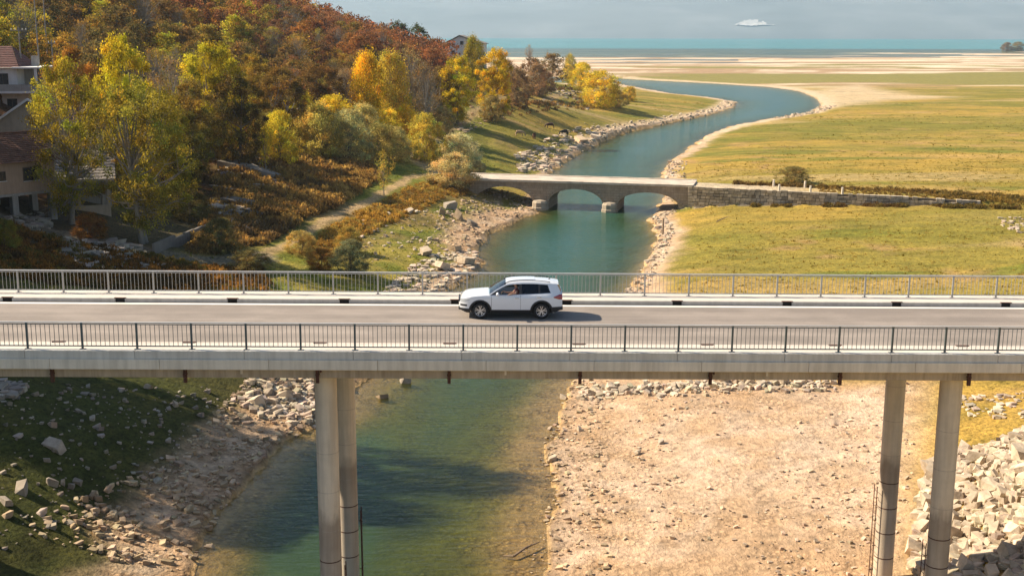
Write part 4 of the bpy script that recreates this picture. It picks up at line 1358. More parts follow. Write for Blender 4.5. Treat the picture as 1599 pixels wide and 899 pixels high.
def crown_arrays(seed, prof, zr, nclump, nleaf, size, rc, hollow=0.55, up=0.3, vert=False, lean=0.0, skip=0.12):
    """crown of unit height: prof(t)=radius at t in zr; returns verts, faces, tint, clump centres"""
    rs = np.random.RandomState(seed)
    cs = []
    # uneven outline: a few missing sectors and a few strong limbs
    ph = rs.uniform(0, 6.28, 4); am = rs.uniform(0.05, 0.22, 4)
    tt = rs.uniform(0, 1, nclump * 3)
    for t in tt:
        th = rs.uniform(0, 2 * math.pi)
        R = prof(t) * (1 + sum(a * math.sin((k + 1) * th + p + 3 * t * (k % 2)) for k, (a, p) in enumerate(zip(am, ph))))
        if R <= 0.01 or rs.rand() < skip or rs.rand() > min(1, R / 0.18 + 0.25): continue
        r = R * (hollow + (1 - hollow) * rs.rand() ** 0.6) if rs.rand() < 0.78 else R * rs.rand() * hollow
        cs.append((r * math.cos(th) + lean * t, r * math.sin(th), zr[0] + (zr[1] - zr[0]) * t))
        if len(cs) >= nclump: break
    cs = np.array(cs)
    pts, tint = [], []
    for c in cs:
        m = int(nleaf * rs.uniform(0.5, 1.5))
        p = rs.normal(size=(m, 3)) * rc * rs.uniform(0.6, 1.3) * np.array((1, 1, 1.9 if vert else 0.72))
        pts.append(c + p)
        ct = rs.uniform(0.55, 1.35); hue = rs.normal() * 0.12
        k = ct * rs.uniform(0.6, 1.4, m)
        tint.append(np.stack([k * (1 + hue), k, k * (1 - hue * 0.5)], 1))
    pts = np.concatenate(pts); tint = np.concatenate(tint)
    V, Fq = leaf_quads(rs, pts, size, up, vert=vert)
    return V, Fq, np.clip(tint, 0, 2), cs

def leaf_mesh(name, V, Fq, tint):
    me = mesh_np(name, V, Fq, M_LEAF)
    a = me.attributes.new('leafcol', 'FLOAT_COLOR', 'FACE')
    a.data.foreach_set('color', np.concatenate([tint, np.ones((len(tint), 1))], 1).astype(np.float32).ravel())
    return me

def wood_mesh(name, seed, cs, trunk_r, mat, top=0.8, stems=1, nlimb=16, fork=0.22):
    """tapered trunk(s), limbs that reach into the crown's clumps, twigs"""
    rs = np.random.RandomState(seed)
    mb = MB()
    for s in range(stems):
        off = np.array((rs.normal() * 0.03, rs.normal() * 0.03)) * (stems > 1)
        lean = rs.normal(size=2) * (0.02 if stems == 1 else 0.10)
        path = []
        for k in range(7):
            t = k / 6
            path.append((off[0] + lean[0] * t + 0.012 * math.sin(4 * t + s), off[1] + lean[1] * t + 0.012 * math.cos(3 * t + s), -0.03 + (top + 0.03) * t))
        mb.tube(path, [trunk_r * (1 - 0.88 * k / 6) * (1.35 if k == 0 else 1) for k in range(7)], 7)
        sel = cs[rs.choice(len(cs), min(nlimb, len(cs)), replace=False)]
        for c in sel:
            t0 = np.clip(fork + 0.62 * (c[2] - fork) * rs.uniform(0.5, 0.95), fork * 0.5, top * 0.92)
            i = min(5, int(t0 / top * 6)); f = t0 / top * 6 - i
            p0 = np.array(path[i]) * (1 - f) + np.array(path[i + 1]) * f
            mid = p0 * 0.45 + c * 0.55 + np.array((0, 0, -0.03))
            r0 = trunk_r * (1 - 0.8 * t0 / top) * 0.55
            mb.tube([p0, mid, c], [r0, r0 * 0.55, r0 * 0.12], 5, cap=False)
            for q in range(3):
                e = c + rs.normal(size=3) * 0.06 + np.array((0, 0, 0.03))
                mb.tube([mid * 0.5 + c * 0.5, e], [r0 * 0.28, r0 * 0.05], 3, cap=False)
    return mb.mesh(name, mat, smooth=True, fix=False)

ell = lambda w, p=0.5, low=0.0: (lambda t: w * max(0.0, 1 - abs(2 * t - 1 + low) ** 2.3) ** p)
PROTO = {}
def proto(key, seed, prof, zr, nclump, nleaf, size, rc, bark=None, tr=0.02, stems=1, nlimb=16, top=0.8, **kw):
    V, Fq, ti, cs = crown_arrays(seed, prof, zr, nclump, nleaf, size, rc, **kw)
    PROTO[key] = (leaf_mesh('crown_' + key, V, Fq, ti), wood_mesh('trunk_' + key, seed + 1, cs, tr, bark or M_BARK, top, stems, nlimb))
# crowns of unit height; near trees get many small leaves
for k in range(3):
    proto('broad%d' % k, 10 + k, ell(0.34, 0.55, 0.1), (0.10, 0.98), 150, 230, 0.0165, 0.031, bark=M_BARKP if k == 1 else M_BARK, tr=0.022, stems=1 + (k == 1), nlimb=22)
    proto('sparse%d' % k, 20 + k, ell(0.36, 0.5, 0.0), (0.10, 0.98), 140, 180, 0.0140, 0.029, bark=M_BARKP, tr=0.02, stems=2, nlimb=34, skip=0.15)
    proto('poplar%d' % k, 30 + k, ell(0.19, 0.6, 0.25), (0.06, 0.99), 190, 120, 0.017, 0.027, bark=M_BARKP, tr=0.016, nlimb=26, vert=True)
    proto('bush%d' % k, 40 + k, lambda t: 0.50 * max(0, 1 - t ** 2.2) ** 0.5 * (0.72 + 0.5 * min(t * 3, 1) * 0.6), (0.03, 0.95), 170, 110, 0.027, 0.050, bark=M_BARK, tr=0.016, stems=5, nlimb=10, hollow=0.6, top=0.65)
    proto('wood%d' % k, 50 + k, ell(0.42, 0.5, 0.1), (0.06, 0.98), 90, 40, 0.042, 0.050, tr=0.02, nlimb=12)
    proto('twig%d' % k, 60 + k, ell(0.30, 0.5, 0.0), (0.08, 0.98), 140, 22, 0.018, 0.040, bark=M_BARKP, tr=0.018, stems=3, nlimb=60)
proto('pine0', 70, ell(0.36, 0.55, 0.25), (0.10, 0.98), 110, 46, 0.034, 0.045, tr=0.02, nlimb=10, hollow=0.7)
proto('sapling0', 80, ell(0.17, 0.6, 0.0), (0.22, 0.99), 60, 18, 0.030, 0.030, bark=M_BARKP, tr=0.012, nlimb=24, vert=True)

def plant(name, key, loc, h, w, col, rz=0.0, label=None, cat='tree', group=None, parts=('trunk', 'crown')):
    """h height in m, w crown width in m"""
    cm, tm = PROTO[key]
    nat = 2 * float(np.percentile([math.hypot(v.co.x, v.co.y) for v in list(cm.vertices)[::12]], 97)) if 'natw' not in cm else cm['natw']
    cm['natw'] = nat
    o = empty(name, loc, rz, (w / nat, w / nat, h))
    tag(o, label, cat, group)
    mobj(parts[0], tm, o)
    c = mobj(parts[1], cm, o)
    c.color = (col[0] * 1.22, col[1] * 1.22, col[2] * 1.1, 1)
    return o

GOLD = (0.60, 0.42, 0.03); YEL = (0.50, 0.36, 0.035); YG = (0.36, 0.31, 0.035); OLIVE = (0.21, 0.17, 0.035); OLIVEB = (0.24, 0.165, 0.04)
SILV = (0.30, 0.27, 0.155); TAUPE = (0.22, 0.155, 0.10); BROWN = (0.17, 0.095, 0.045); RUST = (0.26, 0.085, 0.035); DKG = (0.045, 0.065, 0.022); MAROON = (0.20, 0.06, 0.04); ORANGE = (0.34, 0.15, 0.035)
prng = random.Random(3)
def place_px(px, py, ytop, wpx, key, col, name, label, cat='tree', dist=None, group=None):
    if dist is None:
        g = ground(px, py)
    else:
        x, y = az(px, dist)
        g = np.array((x, y, tz(x, y)))
    slant = math.sqrt(g[0] ** 2 + g[1] ** 2 + (CAM_Z - g[2]) ** 2)
    # height so that the top lands on ytop
    top = at_y(px, ytop, g[1])[2]
    h = max(top - g[2], 0.8)
    w = wpx / F_PX * slant
    parts = ('stems', 'crown') if cat == 'bush' else ('trunk', 'crown')
    return plant(name, key, (g[0], g[1], g[2] - 0.05), h, w, col, prng.uniform(0, 6.28), label, cat, group, parts)

TREES = [
    (112, 350, 90, 128, 'sparse0', (0.32, 0.275, 0.035), 'tree', 'tall olive-yellow tree with bare lower trunk beside the house on concrete posts'),
    (228, 380, 120, 150, 'sparse1', (0.27, 0.235, 0.04), 'tree', 'big thin-leaved olive tree with clustered stems standing at the lane edge'),
    (205, 300, 44, 92, 'broad0', (0.46, 0.41, 0.03), 'tree', 'tall bright yellow-green tree rising behind the thin-leaved olive tree at left'),
    (338, 250, 60, 104, 'broad1', (0.42, 0.37, 0.03), 'tree', 'full yellow-green tree with rounded top at the foot of the wooded hill'),
    (270, 262, 92, 84, 'twig0', TAUPE, 'tree', 'grey-brown nearly bare tree between the two tall yellow-green trees at left'),
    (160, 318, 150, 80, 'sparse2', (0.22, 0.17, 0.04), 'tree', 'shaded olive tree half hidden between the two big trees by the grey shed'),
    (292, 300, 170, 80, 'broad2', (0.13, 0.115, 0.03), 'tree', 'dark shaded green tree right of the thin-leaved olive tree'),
    (250, 320, 130, 100, 'broad0', (0.33, 0.29, 0.035), 'tree', 'leafy yellow-olive tree close behind the thin-leaved olive tree'),
    (305, 280, 120, 90, 'broad2', (0.20, 0.15, 0.04), 'tree', 'brown-olive tree left of the full yellow-green tree'),
    (375, 262, 110, 90, 'broad0', (0.15, 0.11, 0.035), 'tree', 'dark olive-brown tree right of the full yellow-green tree'),
    (118, 250, 66, 76, 'broad2', (0.30, 0.16, 0.04), 'tree', 'orange-brown tree just behind the tall olive-yellow tree'),
    (150, 240, 95, 80, 'broad1', (0.25, 0.15, 0.045), 'tree', 'brown tree between the orange-brown tree and the bright yellow-green one'),
    (440, 225, 100, 90, 'broad1', (0.19, 0.125, 0.04), 'tree', 'brown-olive tree above the yellow bush at the hill foot'),
    (400, 200, 80, 80, 'broad2', (0.27, 0.20, 0.04), 'tree', 'olive-gold tree above the dark olive-brown tree'),
    (500, 200, 95, 80, 'broad0', (0.17, 0.11, 0.045), 'tree', 'dusky brown tree left of the golden-orange poplar'),
    (540, 205, 105, 66, 'twig2', (0.24, 0.17, 0.10), 'tree', 'bare taupe tree touching the golden-orange poplar on its left'),
    (690, 190, 100, 60, 'broad1', (0.20, 0.14, 0.06), 'tree', 'brown tree tucked behind the round yellow-green tree'),
    (576, 215, 72, 62, 'poplar0', GOLD, 'tree', 'slender golden-orange poplar, the brightest tree in the middle of the bank'),
    (612, 205, 68, 58, 'poplar1', (0.46, 0.35, 0.06), 'tree', 'pale yellow poplar just right of the golden-orange poplar'),
    (640, 200, 72, 70, 'twig1', (0.33, 0.26, 0.11), 'tree', 'half bare pale tree with upright twigs right of the pale yellow poplar'),
    (662, 205, 96, 60, 'twig2', (0.28, 0.20, 0.11), 'tree', 'thin brownish bare tree left of the round yellow-green tree'),
    (714, 196, 84, 70, 'broad2', (0.46, 0.38, 0.03), 'tree', 'round yellow-green tree standing left of the golden tree below the white house'),
    (772, 186, 70, 60, 'broad0', (0.50, 0.375, 0.03), 'tree', 'golden-yellow tree standing right of the round yellow-green tree below the white house'),
    (738, 130, 50, 40, 'poplar2', (0.33, 0.28, 0.04), 'tree', 'small olive-yellow tree growing in front of the distant white house'),
    (862, 132, 82, 48, 'wood0', (0.22, 0.155, 0.085), 'tree', 'round grey-brown tree on the point left of the yellow thicket'),
    (828, 135, 88, 44, 'wood1', (0.20, 0.12, 0.075), 'tree', 'low brown tree left of the round grey-brown tree on the point'),
    (836, 112, 88, 16, 'pine0', DKG, 'tree', 'small dark evergreen among brown trees on the point'),
    (600, 305, 234, 32, 'sapling0', (0.36, 0.28, 0.07), 'tree', 'thin young tree standing alone beside the dirt track'),
    (415, 268, 196, 26, 'sapling0', (0.50, 0.38, 0.03), 'tree', 'small yellow sapling with bare stem above the rust-coloured scrub'),
    (890, 126, 80, 20, 'poplar1', (0.42, 0.33, 0.06), 'tree', 'slim pale yellow tree at the tip of the wooded point'),
    (826, 100, 70, 14, 'twig0', (0.30, 0.22, 0.14), 'tree', 'tiny bare tree standing against the lake'),
]
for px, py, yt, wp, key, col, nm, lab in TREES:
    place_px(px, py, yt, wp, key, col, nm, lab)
BUSHES = [
    (437, 256, 170, 66, 'bush0', (0.38, 0.32, 0.04), 'yellow-green willow bush at the upper edge of the rust scrub'),
    (470, 214, 138, 62, 'bush1', (0.40, 0.32, 0.035), 'bright yellow bush above the silvery willow thicket'),
    (402, 232, 165, 52, 'bush2', (0.20, 0.18, 0.055), 'dull green bush left of the yellow-green willow bush'),
    (498, 250, 158, 74, 'bush2', (0.29, 0.245, 0.075), 'olive willow bush at the left of the silvery thicket'),
    (545, 252, 168, 84, 'bush0', (0.30, 0.28, 0.15), 'silvery-leaved willow bush in the middle of the thicket'),
    (520, 215, 146, 70, 'bush1', (0.42, 0.33, 0.035), 'yellow willow bush just behind the silvery thicket'),
    (590, 250, 190, 66, 'bush1', (0.21, 0.185, 0.07), 'dark olive bush at the right end of the silvery thicket'),
    (565, 232, 160, 60, 'bush2', (0.33, 0.30, 0.14), 'pale olive-silver bush behind the silvery-leaved willow bush'),
    (480, 236, 176, 56, 'bush1', (0.36, 0.31, 0.06), 'yellow-olive bush between the willow bush and the silvery thicket'),
    (618, 250, 196, 50, 'bush0', (0.30, 0.26, 0.12), 'grey-olive bush left of the dirt path bend'),
    (420, 215, 150, 50, 'bush0', (0.34, 0.28, 0.05), 'yellow bush above the dull green bush at the hill foot'),
    (632, 228, 158, 44, 'poplar2', (0.50, 0.35, 0.03), 'golden upright bush right of the slender golden poplar'),
    (606, 230, 170, 50, 'bush2', (0.42, 0.33, 0.04), 'yellow-olive bush at the foot of the golden poplar'),
    (665, 250, 174, 56, 'bush1', (0.34, 0.285, 0.06), 'tall yellow-olive willow bush left of the path bend'),
    (716, 262, 206, 76, 'bush0', (0.36, 0.335, 0.22), 'broad silver-grey willow bush right of the path bend'),
    (706, 292, 238, 72, 'bush2', (0.33, 0.27, 0.15), 'pale straw-coloured bush at the old bridge\'s left end'),
    (748, 275, 250, 24, 'bush1', (0.30, 0.26, 0.16), 'small grey bush touching the old bridge road'),
    (938, 168, 108, 62, 'bush1', (0.42, 0.33, 0.04), 'bright yellow willow bush, largest on the point'),
    (962, 168, 138, 36, 'bush2', (0.22, 0.17, 0.06), 'brownish-olive bush right of the bright yellow willow bush'),
    (984, 158, 134, 24, 'bush0', (0.38, 0.29, 0.05), 'small yellow bush farthest out on the point'),
    (908, 142, 96, 44, 'bush0', (0.46, 0.37, 0.04), 'yellow bush behind the bright yellow willow bush'),
    (888, 128, 100, 26, 'bush2', (0.40, 0.31, 0.05), 'yellow bush right of the round grey-brown tree'),
    (768, 190, 148, 40, 'bush2', (0.23, 0.19, 0.09), 'grey-olive bush at the foot of the golden tree'),
    (790, 150, 92, 44, 'bush0', (0.19, 0.12, 0.075), 'brown bush right of the golden-yellow tree'),
    (808, 165, 105, 40, 'bush1', (0.18, 0.125, 0.08), 'taupe bush below the low brown tree on the point'),
    (840, 150, 98, 46, 'bush2', (0.19, 0.13, 0.085), 'greyish bush between brown trees on the point'),
    (1238, 286, 258, 48, 'bush1', (0.17, 0.14, 0.06), 'lone dark round bush behind the retaining wall on the right plain'),
    (548, 425, 372, 64, 'bush0', (0.145, 0.15, 0.095), 'blue-grey bush nearest the far railing left of the rocks'),
    (545, 395, 352, 44, 'bush2', (0.22, 0.17, 0.055), 'olive-brown bush behind the blue-grey bush'),
    (470, 396, 358, 50, 'bush1', (0.30, 0.23, 0.09), 'straw-coloured bush at the end of the dirt track'),
    (500, 422, 385, 46, 'bush2', (0.20, 0.115, 0.035), 'rust-brown bush left of the blue-grey bush'),
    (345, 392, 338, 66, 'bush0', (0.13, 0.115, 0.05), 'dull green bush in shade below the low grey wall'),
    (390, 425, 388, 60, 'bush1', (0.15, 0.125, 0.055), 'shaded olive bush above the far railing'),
    (12, 392, 340, 36, 'bush1', (0.15, 0.14, 0.03), 'green bush cut by the left picture edge below the house'),
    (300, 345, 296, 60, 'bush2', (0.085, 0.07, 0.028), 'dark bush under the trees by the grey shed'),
    (140, 372, 330, 50, 'bush1', (0.16, 0.085, 0.03), 'small rusty bush before the grey shed'),
    (640, 170, 120, 70, 'bush2', (0.17, 0.125, 0.06), 'brown bush behind the half bare pale tree'),
    (690, 215, 165, 40, 'bush0', (0.25, 0.2, 0.1), 'taupe bush below the round yellow-green tree'),
    (1572, 80, 66, 18, 'bush0', (0.17, 0.11, 0.06), 'tiny brown bush on the far shore at the right edge'),
    (1590, 80, 65, 20, 'bush1', (0.18, 0.14, 0.06), 'tiny olive bush at the far right shore end'),
]
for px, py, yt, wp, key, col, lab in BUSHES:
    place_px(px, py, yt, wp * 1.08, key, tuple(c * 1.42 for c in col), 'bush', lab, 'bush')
EVERG = [(622, 420, 27, 40, 'dark evergreen, left of the pair on the hill skyline'), (652, 425, 32, 46, 'dark evergreen, right of the pair on the hill skyline'),
         (248, 300, 22, 36, 'dark green evergreen high on the left hillside'), (312, 310, 18, 34, 'blue-green evergreen high on the hillside right of another evergreen'),
         (282, 305, 26, 24, 'small evergreen between two larger ones high on the hillside'), (490, 330, 44, 40, 'dark green round tree in the middle of the rusty wood'),
         (576, 345, 48, 36, 'dark green round tree below the skyline evergreens'), (195, 330, 8, 40, 'olive-dark tree near the top of the picture at left')]
for px, d, yt, wp, lab in EVERG:
    place_px(px, 0, yt, wp, 'pine0', (0.05, 0.065, 0.025) if px != 312 else (0.055, 0.085, 0.05), 'evergreen_tree', lab, 'tree', dist=d)
# trees beside the left bank, out of the picture, whose shade falls across the near bank and the river
for x, y, h, w, k in [(-41, 72, 24, 8, 'broad1'), (-40, 77.5, 28, 8.5, 'broad0'), (-51, 70, 17, 9, 'broad1'), (-43, 84, 11, 8, 'broad2'), (-47, 74, 25, 10, 'broad2'), (-48, 78, 22, 8, 'broad1'), (-54, 77, 22, 11, 'broad0'), (-44, 69, 20, 10, 'broad0'), (-46, 92, 11, 10, 'broad0'), (-49, 99, 12, 11, 'broad1'), (-54, 106, 15, 12, 'broad2'),
                      (-56, 87, 12, 10, 'broad2'), (-55, 112, 16, 12, 'broad1'), (-58, 120, 16, 12, 'broad2'), (-61, 130, 16, 12, 'broad0'), (-66, 141, 16, 12, 'broad1')]:
    plant('bank_tree', k, (x, y, tz(x, y) - 0.1), h, w, OLIVE, prng.uniform(0, 6), 'tall olive tree shading the near left bank, beyond the left picture edge', 'tree', 'trees beyond the left picture edge')

# ---- the wood on the hillside: the 290 nearest trees singly, the rest as one mass
def pix(x, y, z):
    p = _R.T @ np.stack([x, y, z - CAM_Z])
    return 799.5 + F_PX * p[0] / -p[2], 449.5 - F_PX * p[1] / -p[2]
hr = np.random.RandomState(11)
cand = []
sp_ = 6.6
gx, gy = np.meshgrid(np.arange(-330, 30, sp_), np.arange(150, 500, sp_))
gx = (gx + hr.uniform(-0.45, 0.45, gx.shape) * sp_).ravel(); gy = (gy + hr.uniform(-0.45, 0.45, gy.shape) * sp_).ravel()
gz = terrain(gx, gy)
ppx, ppy = pix(gx, gy, gz)
wood_ok = (ppx > -130) & (ppx < 800) & (gz > 7.2 + 0.02 * np.clip(ppx - 300, 0, 500) * 0.6) & (gy > 155)
# keep clear of house and tracks, keep the lower fringe ragged
wood_ok &= line_dist(gx, gy, TRACK2) > 5
wood_ok &= ~((ppx > 640) & (gy < 330))
wood_ok &= ~((ppx > 690) & (gy > 380))
wood_ok &= ~((ppx < 110) & (gy < 182))
# hidden behind the crest: not needed
W_I = np.nonzero(wood_ok)[0]
W_I = W_I[np.argsort(gy[W_I] ** 2 + gx[W_I] ** 2)]
def wood_col(i):
    px, d = ppx[i], math.hypot(gx[i], gy[i])
    n = float(fbm(np.array([gx[i] / 38.0 + 4]), np.array([gy[i] / 38.0]), 3)[0])
    up_ = np.clip((d - 230) / 120, 0, 1) * 0.7 + np.clip((px - 330) / 300, 0, 1) * 0.3
    r = hr.rand()
    lowp = [(0.27, 0.21, 0.05), (0.22, 0.15, 0.05), (0.20, 0.13, 0.055), (0.29, 0.19, 0.045), (0.33, 0.29, 0.04), (0.16, 0.12, 0.05)]
    highp = [(0.25, 0.11, 0.055), (0.22, 0.10, 0.058), (0.28, 0.135, 0.055), (0.21, 0.11, 0.068), (0.31, 0.15, 0.05), (0.24, 0.125, 0.07)]
    pal = highp if hr.rand() < up_ else lowp
    c = np.array(pal[int(min(5, max(0, (n - 0.2) / 0.6 * 6 + hr.normal() * 1.2)))])
    return tuple(c * hr.uniform(0.8, 1.2)), pal is highp
single, rest = [], []
for q, i in enumerate(W_I):
    inview = -25 < ppx[i] < 790
    (single if (inview and len(single) < 285) else rest).append(i)
ORD = ['leftmost', 'second from left', 'third from left', 'fourth from left', 'fifth from left', 'sixth from left', 'seventh from left', 'eighth from left', 'ninth from left', 'tenth from left']
def ordinal(k, n):
    if n == 1: return ''
    if n == 2: return ('left-hand', 'right-hand')[k]
    if k == n - 1: return 'rightmost'
    return ORD[k] if k < 10 else '%dth from left' % (k + 1)
WZX = [(20, 'at the left edge'), (95, 'above the white house'), (170, 'above the olive-yellow tree'), (250, 'above the bright yellow-green tree'), (330, 'left of the rounded yellow-green tree'), (410, 'right of the rounded yellow-green tree'),
       (480, 'above the yellow bushes'), (545, 'left of the golden poplar'), (610, 'above the golden poplar'), (680, 'below the skyline evergreens'), (2000, 'near the distant white house')]
def colour_word(c):
    r, g, b = c
    if g / r > 0.72: return 'yellow-olive'
    if g / r > 0.62: return 'olive'
    if r > 0.27: return 'orange-brown' if g / r < 0.6 else 'ochre'
    if g / r < 0.44: return 'rust-red'
    if g / r < 0.52: return 'russet'
    return 'brown' if r > 0.185 else 'dark brown'
made = []
for i in single:
    c, hi = wood_col(i)
    h = hr.uniform(5.5, 9.0); w = h * hr.uniform(0.75, 1.05)
    key = 'wood%d' % hr.randint(3) if hr.rand() < 0.86 else 'twig%d' % hr.randint(3)
    o = plant('wood_tree', key, (gx[i], gy[i], gz[i] - 0.1), h, w, c, hr.uniform(0, 6.28), None, 'tree', 'trees of the hillside wood')
    size = 'thin ' if key[0] == 't' else 'small ' if h < 6.6 else 'tall ' if h > 8.0 else ''
    zone = 'low on the hill' if ppy[i] > 165 else 'midway up the hill' if ppy[i] > 105 else 'high on the hill'
    where = next(t for e, t in WZX if ppx[i] < e)
    made.append((size + colour_word(c), zone, where, ppx[i], o))
buck = {}
for m in made: buck.setdefault(m[:3], []).append(m)
for (cw, zone, where), ms in buck.items():
    ms.sort(key=lambda m: m[3])
    for k, m in enumerate(ms):
        od = ordinal(k, len(ms))
        m[4]['label'] = (od + ' ' if od else '') + cw + ' tree ' + zone + ', ' + where

def scatter(name, protos, T, mat, kind='stuff', label=None, cat=None):
    """one mesh: protos [(V,F,tint)], T rows: x,y,z, sx,sy,sz, rot, r,g,b, proto"""
    Vs, Fs, Cs = [], [], []
    base = 0
    for k, (V, Fq, ti) in enumerate(protos):
        R = T[T[:, 10].astype(int) == k]
        if not len(R): continue
        c, s = np.cos(R[:, 6])[:, None], np.sin(R[:, 6])[:, None]
        X = V[None, :, 0] * R[:, 3:4]; Y = V[None, :, 1] * R[:, 4:5]; Z = V[None, :, 2] * R[:, 5:6]
        P = np.stack([X * c - Y * s + R[:, 0:1], X * s + Y * c + R[:, 1:2], Z + R[:, 2:3]], -1)
        n, m = P.shape[:2]
        Vs.append(P.reshape(-1, 3))
        Fs.append((Fq[None] + (np.arange(n) * m)[:, None, None]).reshape(-1, Fq.shape[1]) + base)
        Cs.append((ti[None] * R[:, None, 7:10]).reshape(-1, 3))
        base += n * m
    me = mesh_np(name, np.concatenate(Vs), np.concatenate(Fs), mat)
    C_a = np.concatenate(Cs)
    a = me.attributes.new('leafcol', 'FLOAT_COLOR', 'FACE')
    a.data.foreach_set('color', np.concatenate([C_a, np.ones((len(C_a), 1))], 1).astype(np.float32).ravel())
    o = mobj(name, me)
    tag(o, label, cat, kind=kind)
    return o
woodp = []
for k in range(3):
    V, Fq, ti, cs = crown_arrays(90 + k, ell(0.42, 0.5, 0.1), (0.1, 0.98), 34, 8, 0.085, 0.06)
    woodp.append((V, Fq, ti))
rows_ = []
for i in rest:
    c, hi = wood_col(i)
    h = hr.uniform(5.5, 9.0); w = h * hr.uniform(0.75, 1.05) * 1.1
    rows_.append([gx[i], gy[i], gz[i] - 0.1, w, w, h, hr.uniform(0, 6.28), *c, hr.randint(3)])
scatter('distant_wood', woodp, np.array(rows_), M_LEAF, label='mass of rust and maroon trees on the upper hillside', cat='wood')

# ---- undergrowth, scrub, grass
def tuft_arrays(seed, n, size, rad_, vert=True, hgt=0.55):
    rs = np.random.RandomState(seed)
    th = rs.uniform(0, 6.28, n); r = rad_ * np.sqrt(rs.rand(n))
    z = hgt * (1 - (r / rad_) ** 2 * 0.6) * rs.uniform(0.25, 1.0, n)
    C = np.stack([r * np.cos(th), r * np.sin(th), z], 1)
    V, Fq = leaf_quads(rs, C, size, 0.3, 0.42, vert)
    k = rs.uniform(0.6, 1.35, n)
    return V, Fq, np.stack([k, k, k], 1)
def shrub_arrays(seed, n):
    a = tuft_arrays(seed, n // 3, 0.5, 0.5, True, 0.6)
    b = tuft_arrays(seed + 7, n - n // 3, 0.24, 0.62, False, 0.8)
    return np.concatenate([a[0], b[0]]), np.concatenate([a[1], b[1] + len(a[0])]), np.concatenate([a[2] * 0.8, b[2]])
tufts = [shrub_arrays(100 + k, 46) for k in range(3)]
tuftl = [tuft_arrays(110 + k, 14, 0.5, 0.6) for k in range(3)]
def rand_in(P, n, seed):
    rs = np.random.RandomState(seed)
    lo_, hi_ = P.min(0), P.max(0)
    x = rs.uniform(lo_[0], hi_[0], n); y = rs.uniform(lo_[1], hi_[1], n)
    k = in_poly(x, y, P)
    return x[k], y[k]
def tuft_rows(x, y, smin, smax, pal, seed, hz_=1.0, nz=None):
    rs = np.random.RandomState(seed)
    z = terrain(x, y)
    n = len(x)
    pal = np.array(pal)
    f = fbm(x * 0.22 + 8, y * 0.22, 3)
    ci = np.clip(((f - 0.25) / 0.5 * len(pal) + rs.normal(size=n) * 0.8).astype(int), 0, len(pal) - 1)
    s = rs.uniform(smin, smax, n) * (0.7 + 0.6 * fbm(x * 0.1, y * 0.1 + 5, 2))
    return np.column_stack([x, y, z - 0.05, s, s, s * hz_ * rs.uniform(0.8, 1.3, n), rs.uniform(0, 6.28, n), pal[ci] * rs.uniform(0.8, 1.2, (n, 1)), rs.randint(0, 3, n)])
rusty = [(0.26, 0.16, 0.06), (0.40, 0.255, 0.085), (0.47, 0.32, 0.11), (0.35, 0.235, 0.085), (0.42, 0.24, 0.075), (0.22, 0.145, 0.07)]
allrows = []
for P, n, sd_, a, b, pal in ((SCRUB_A, 4600, 1, 0.5, 1.6, rusty), (SCRUB_B, 3000, 2, 0.4, 0.8, [(0.48, 0.30, 0.07), (0.55, 0.34, 0.08), (0.42, 0.32, 0.09), (0.36, 0.22, 0.06)]), (SCRUB_C, 4200, 3, 0.5, 1.0, [(0.14, 0.085, 0.03), (0.24, 0.125, 0.035), (0.30, 0.16, 0.04), (0.17, 0.14, 0.04)])):
    x, y = rand_in(P, n, sd_)
    k = (line_dist(x, y, TRACK) > 1.6) & (line_dist(x, y, LANE) > 2.3)
    allrows.append(tuft_rows(x[k], y[k], a, b, pal, sd_ + 50))
scatter('rust_scrub', tufts, np.concatenate(allrows), M_LEAF, label='rust and straw coloured scrub covering the slope left of the dirt track', cat='scrub')
# brush under the wood
rs_ = np.random.RandomState(31)
x = rs_.uniform(-160, 30, 9000); y = rs_.uniform(120, 430, 9000)
z = terrain(x, y); bx_, by_ = pix(x, y, z)
k = (z > 6.0) & (bx_ > -60) & (bx_ < 900) & (line_dist(x, y, TRACK2) > 3) & ~in_poly(x, y, SCRUB_A) & ~((bx_ < 200) & (y < 150))
x, y = x[k], y[k]
r1 = tuft_rows(x, y, 0.9, 2.0, [(0.10, 0.06, 0.03), (0.14, 0.08, 0.035), (0.12, 0.09, 0.035), (0.17, 0.10, 0.04)], 33)
x, y = rand_in(px_poly([(800, 138, 9), (900, 146, 5.5), (965, 162, 2.8), (900, 182, 3.4), (830, 186, 4.2), (770, 196, 5.2)]), 1600, 34)
k = (fbm(x * 0.06 + 3, y * 0.06, 3) > 0.50) & (line_dist(x, y, TRACK2) > 2.5)
r2 = tuft_rows(x[k], y[k], 0.7, 1.7, [(0.20, 0.12, 0.05), (0.26, 0.15, 0.055), (0.17, 0.14, 0.05), (0.30, 0.21, 0.07)], 35)
r1 = np.concatenate([r1, r2])
scatter('undergrowth', tuftl, r1, M_LEAF, label='brown brush growing under the hillside wood and on the point', cat='undergrowth')
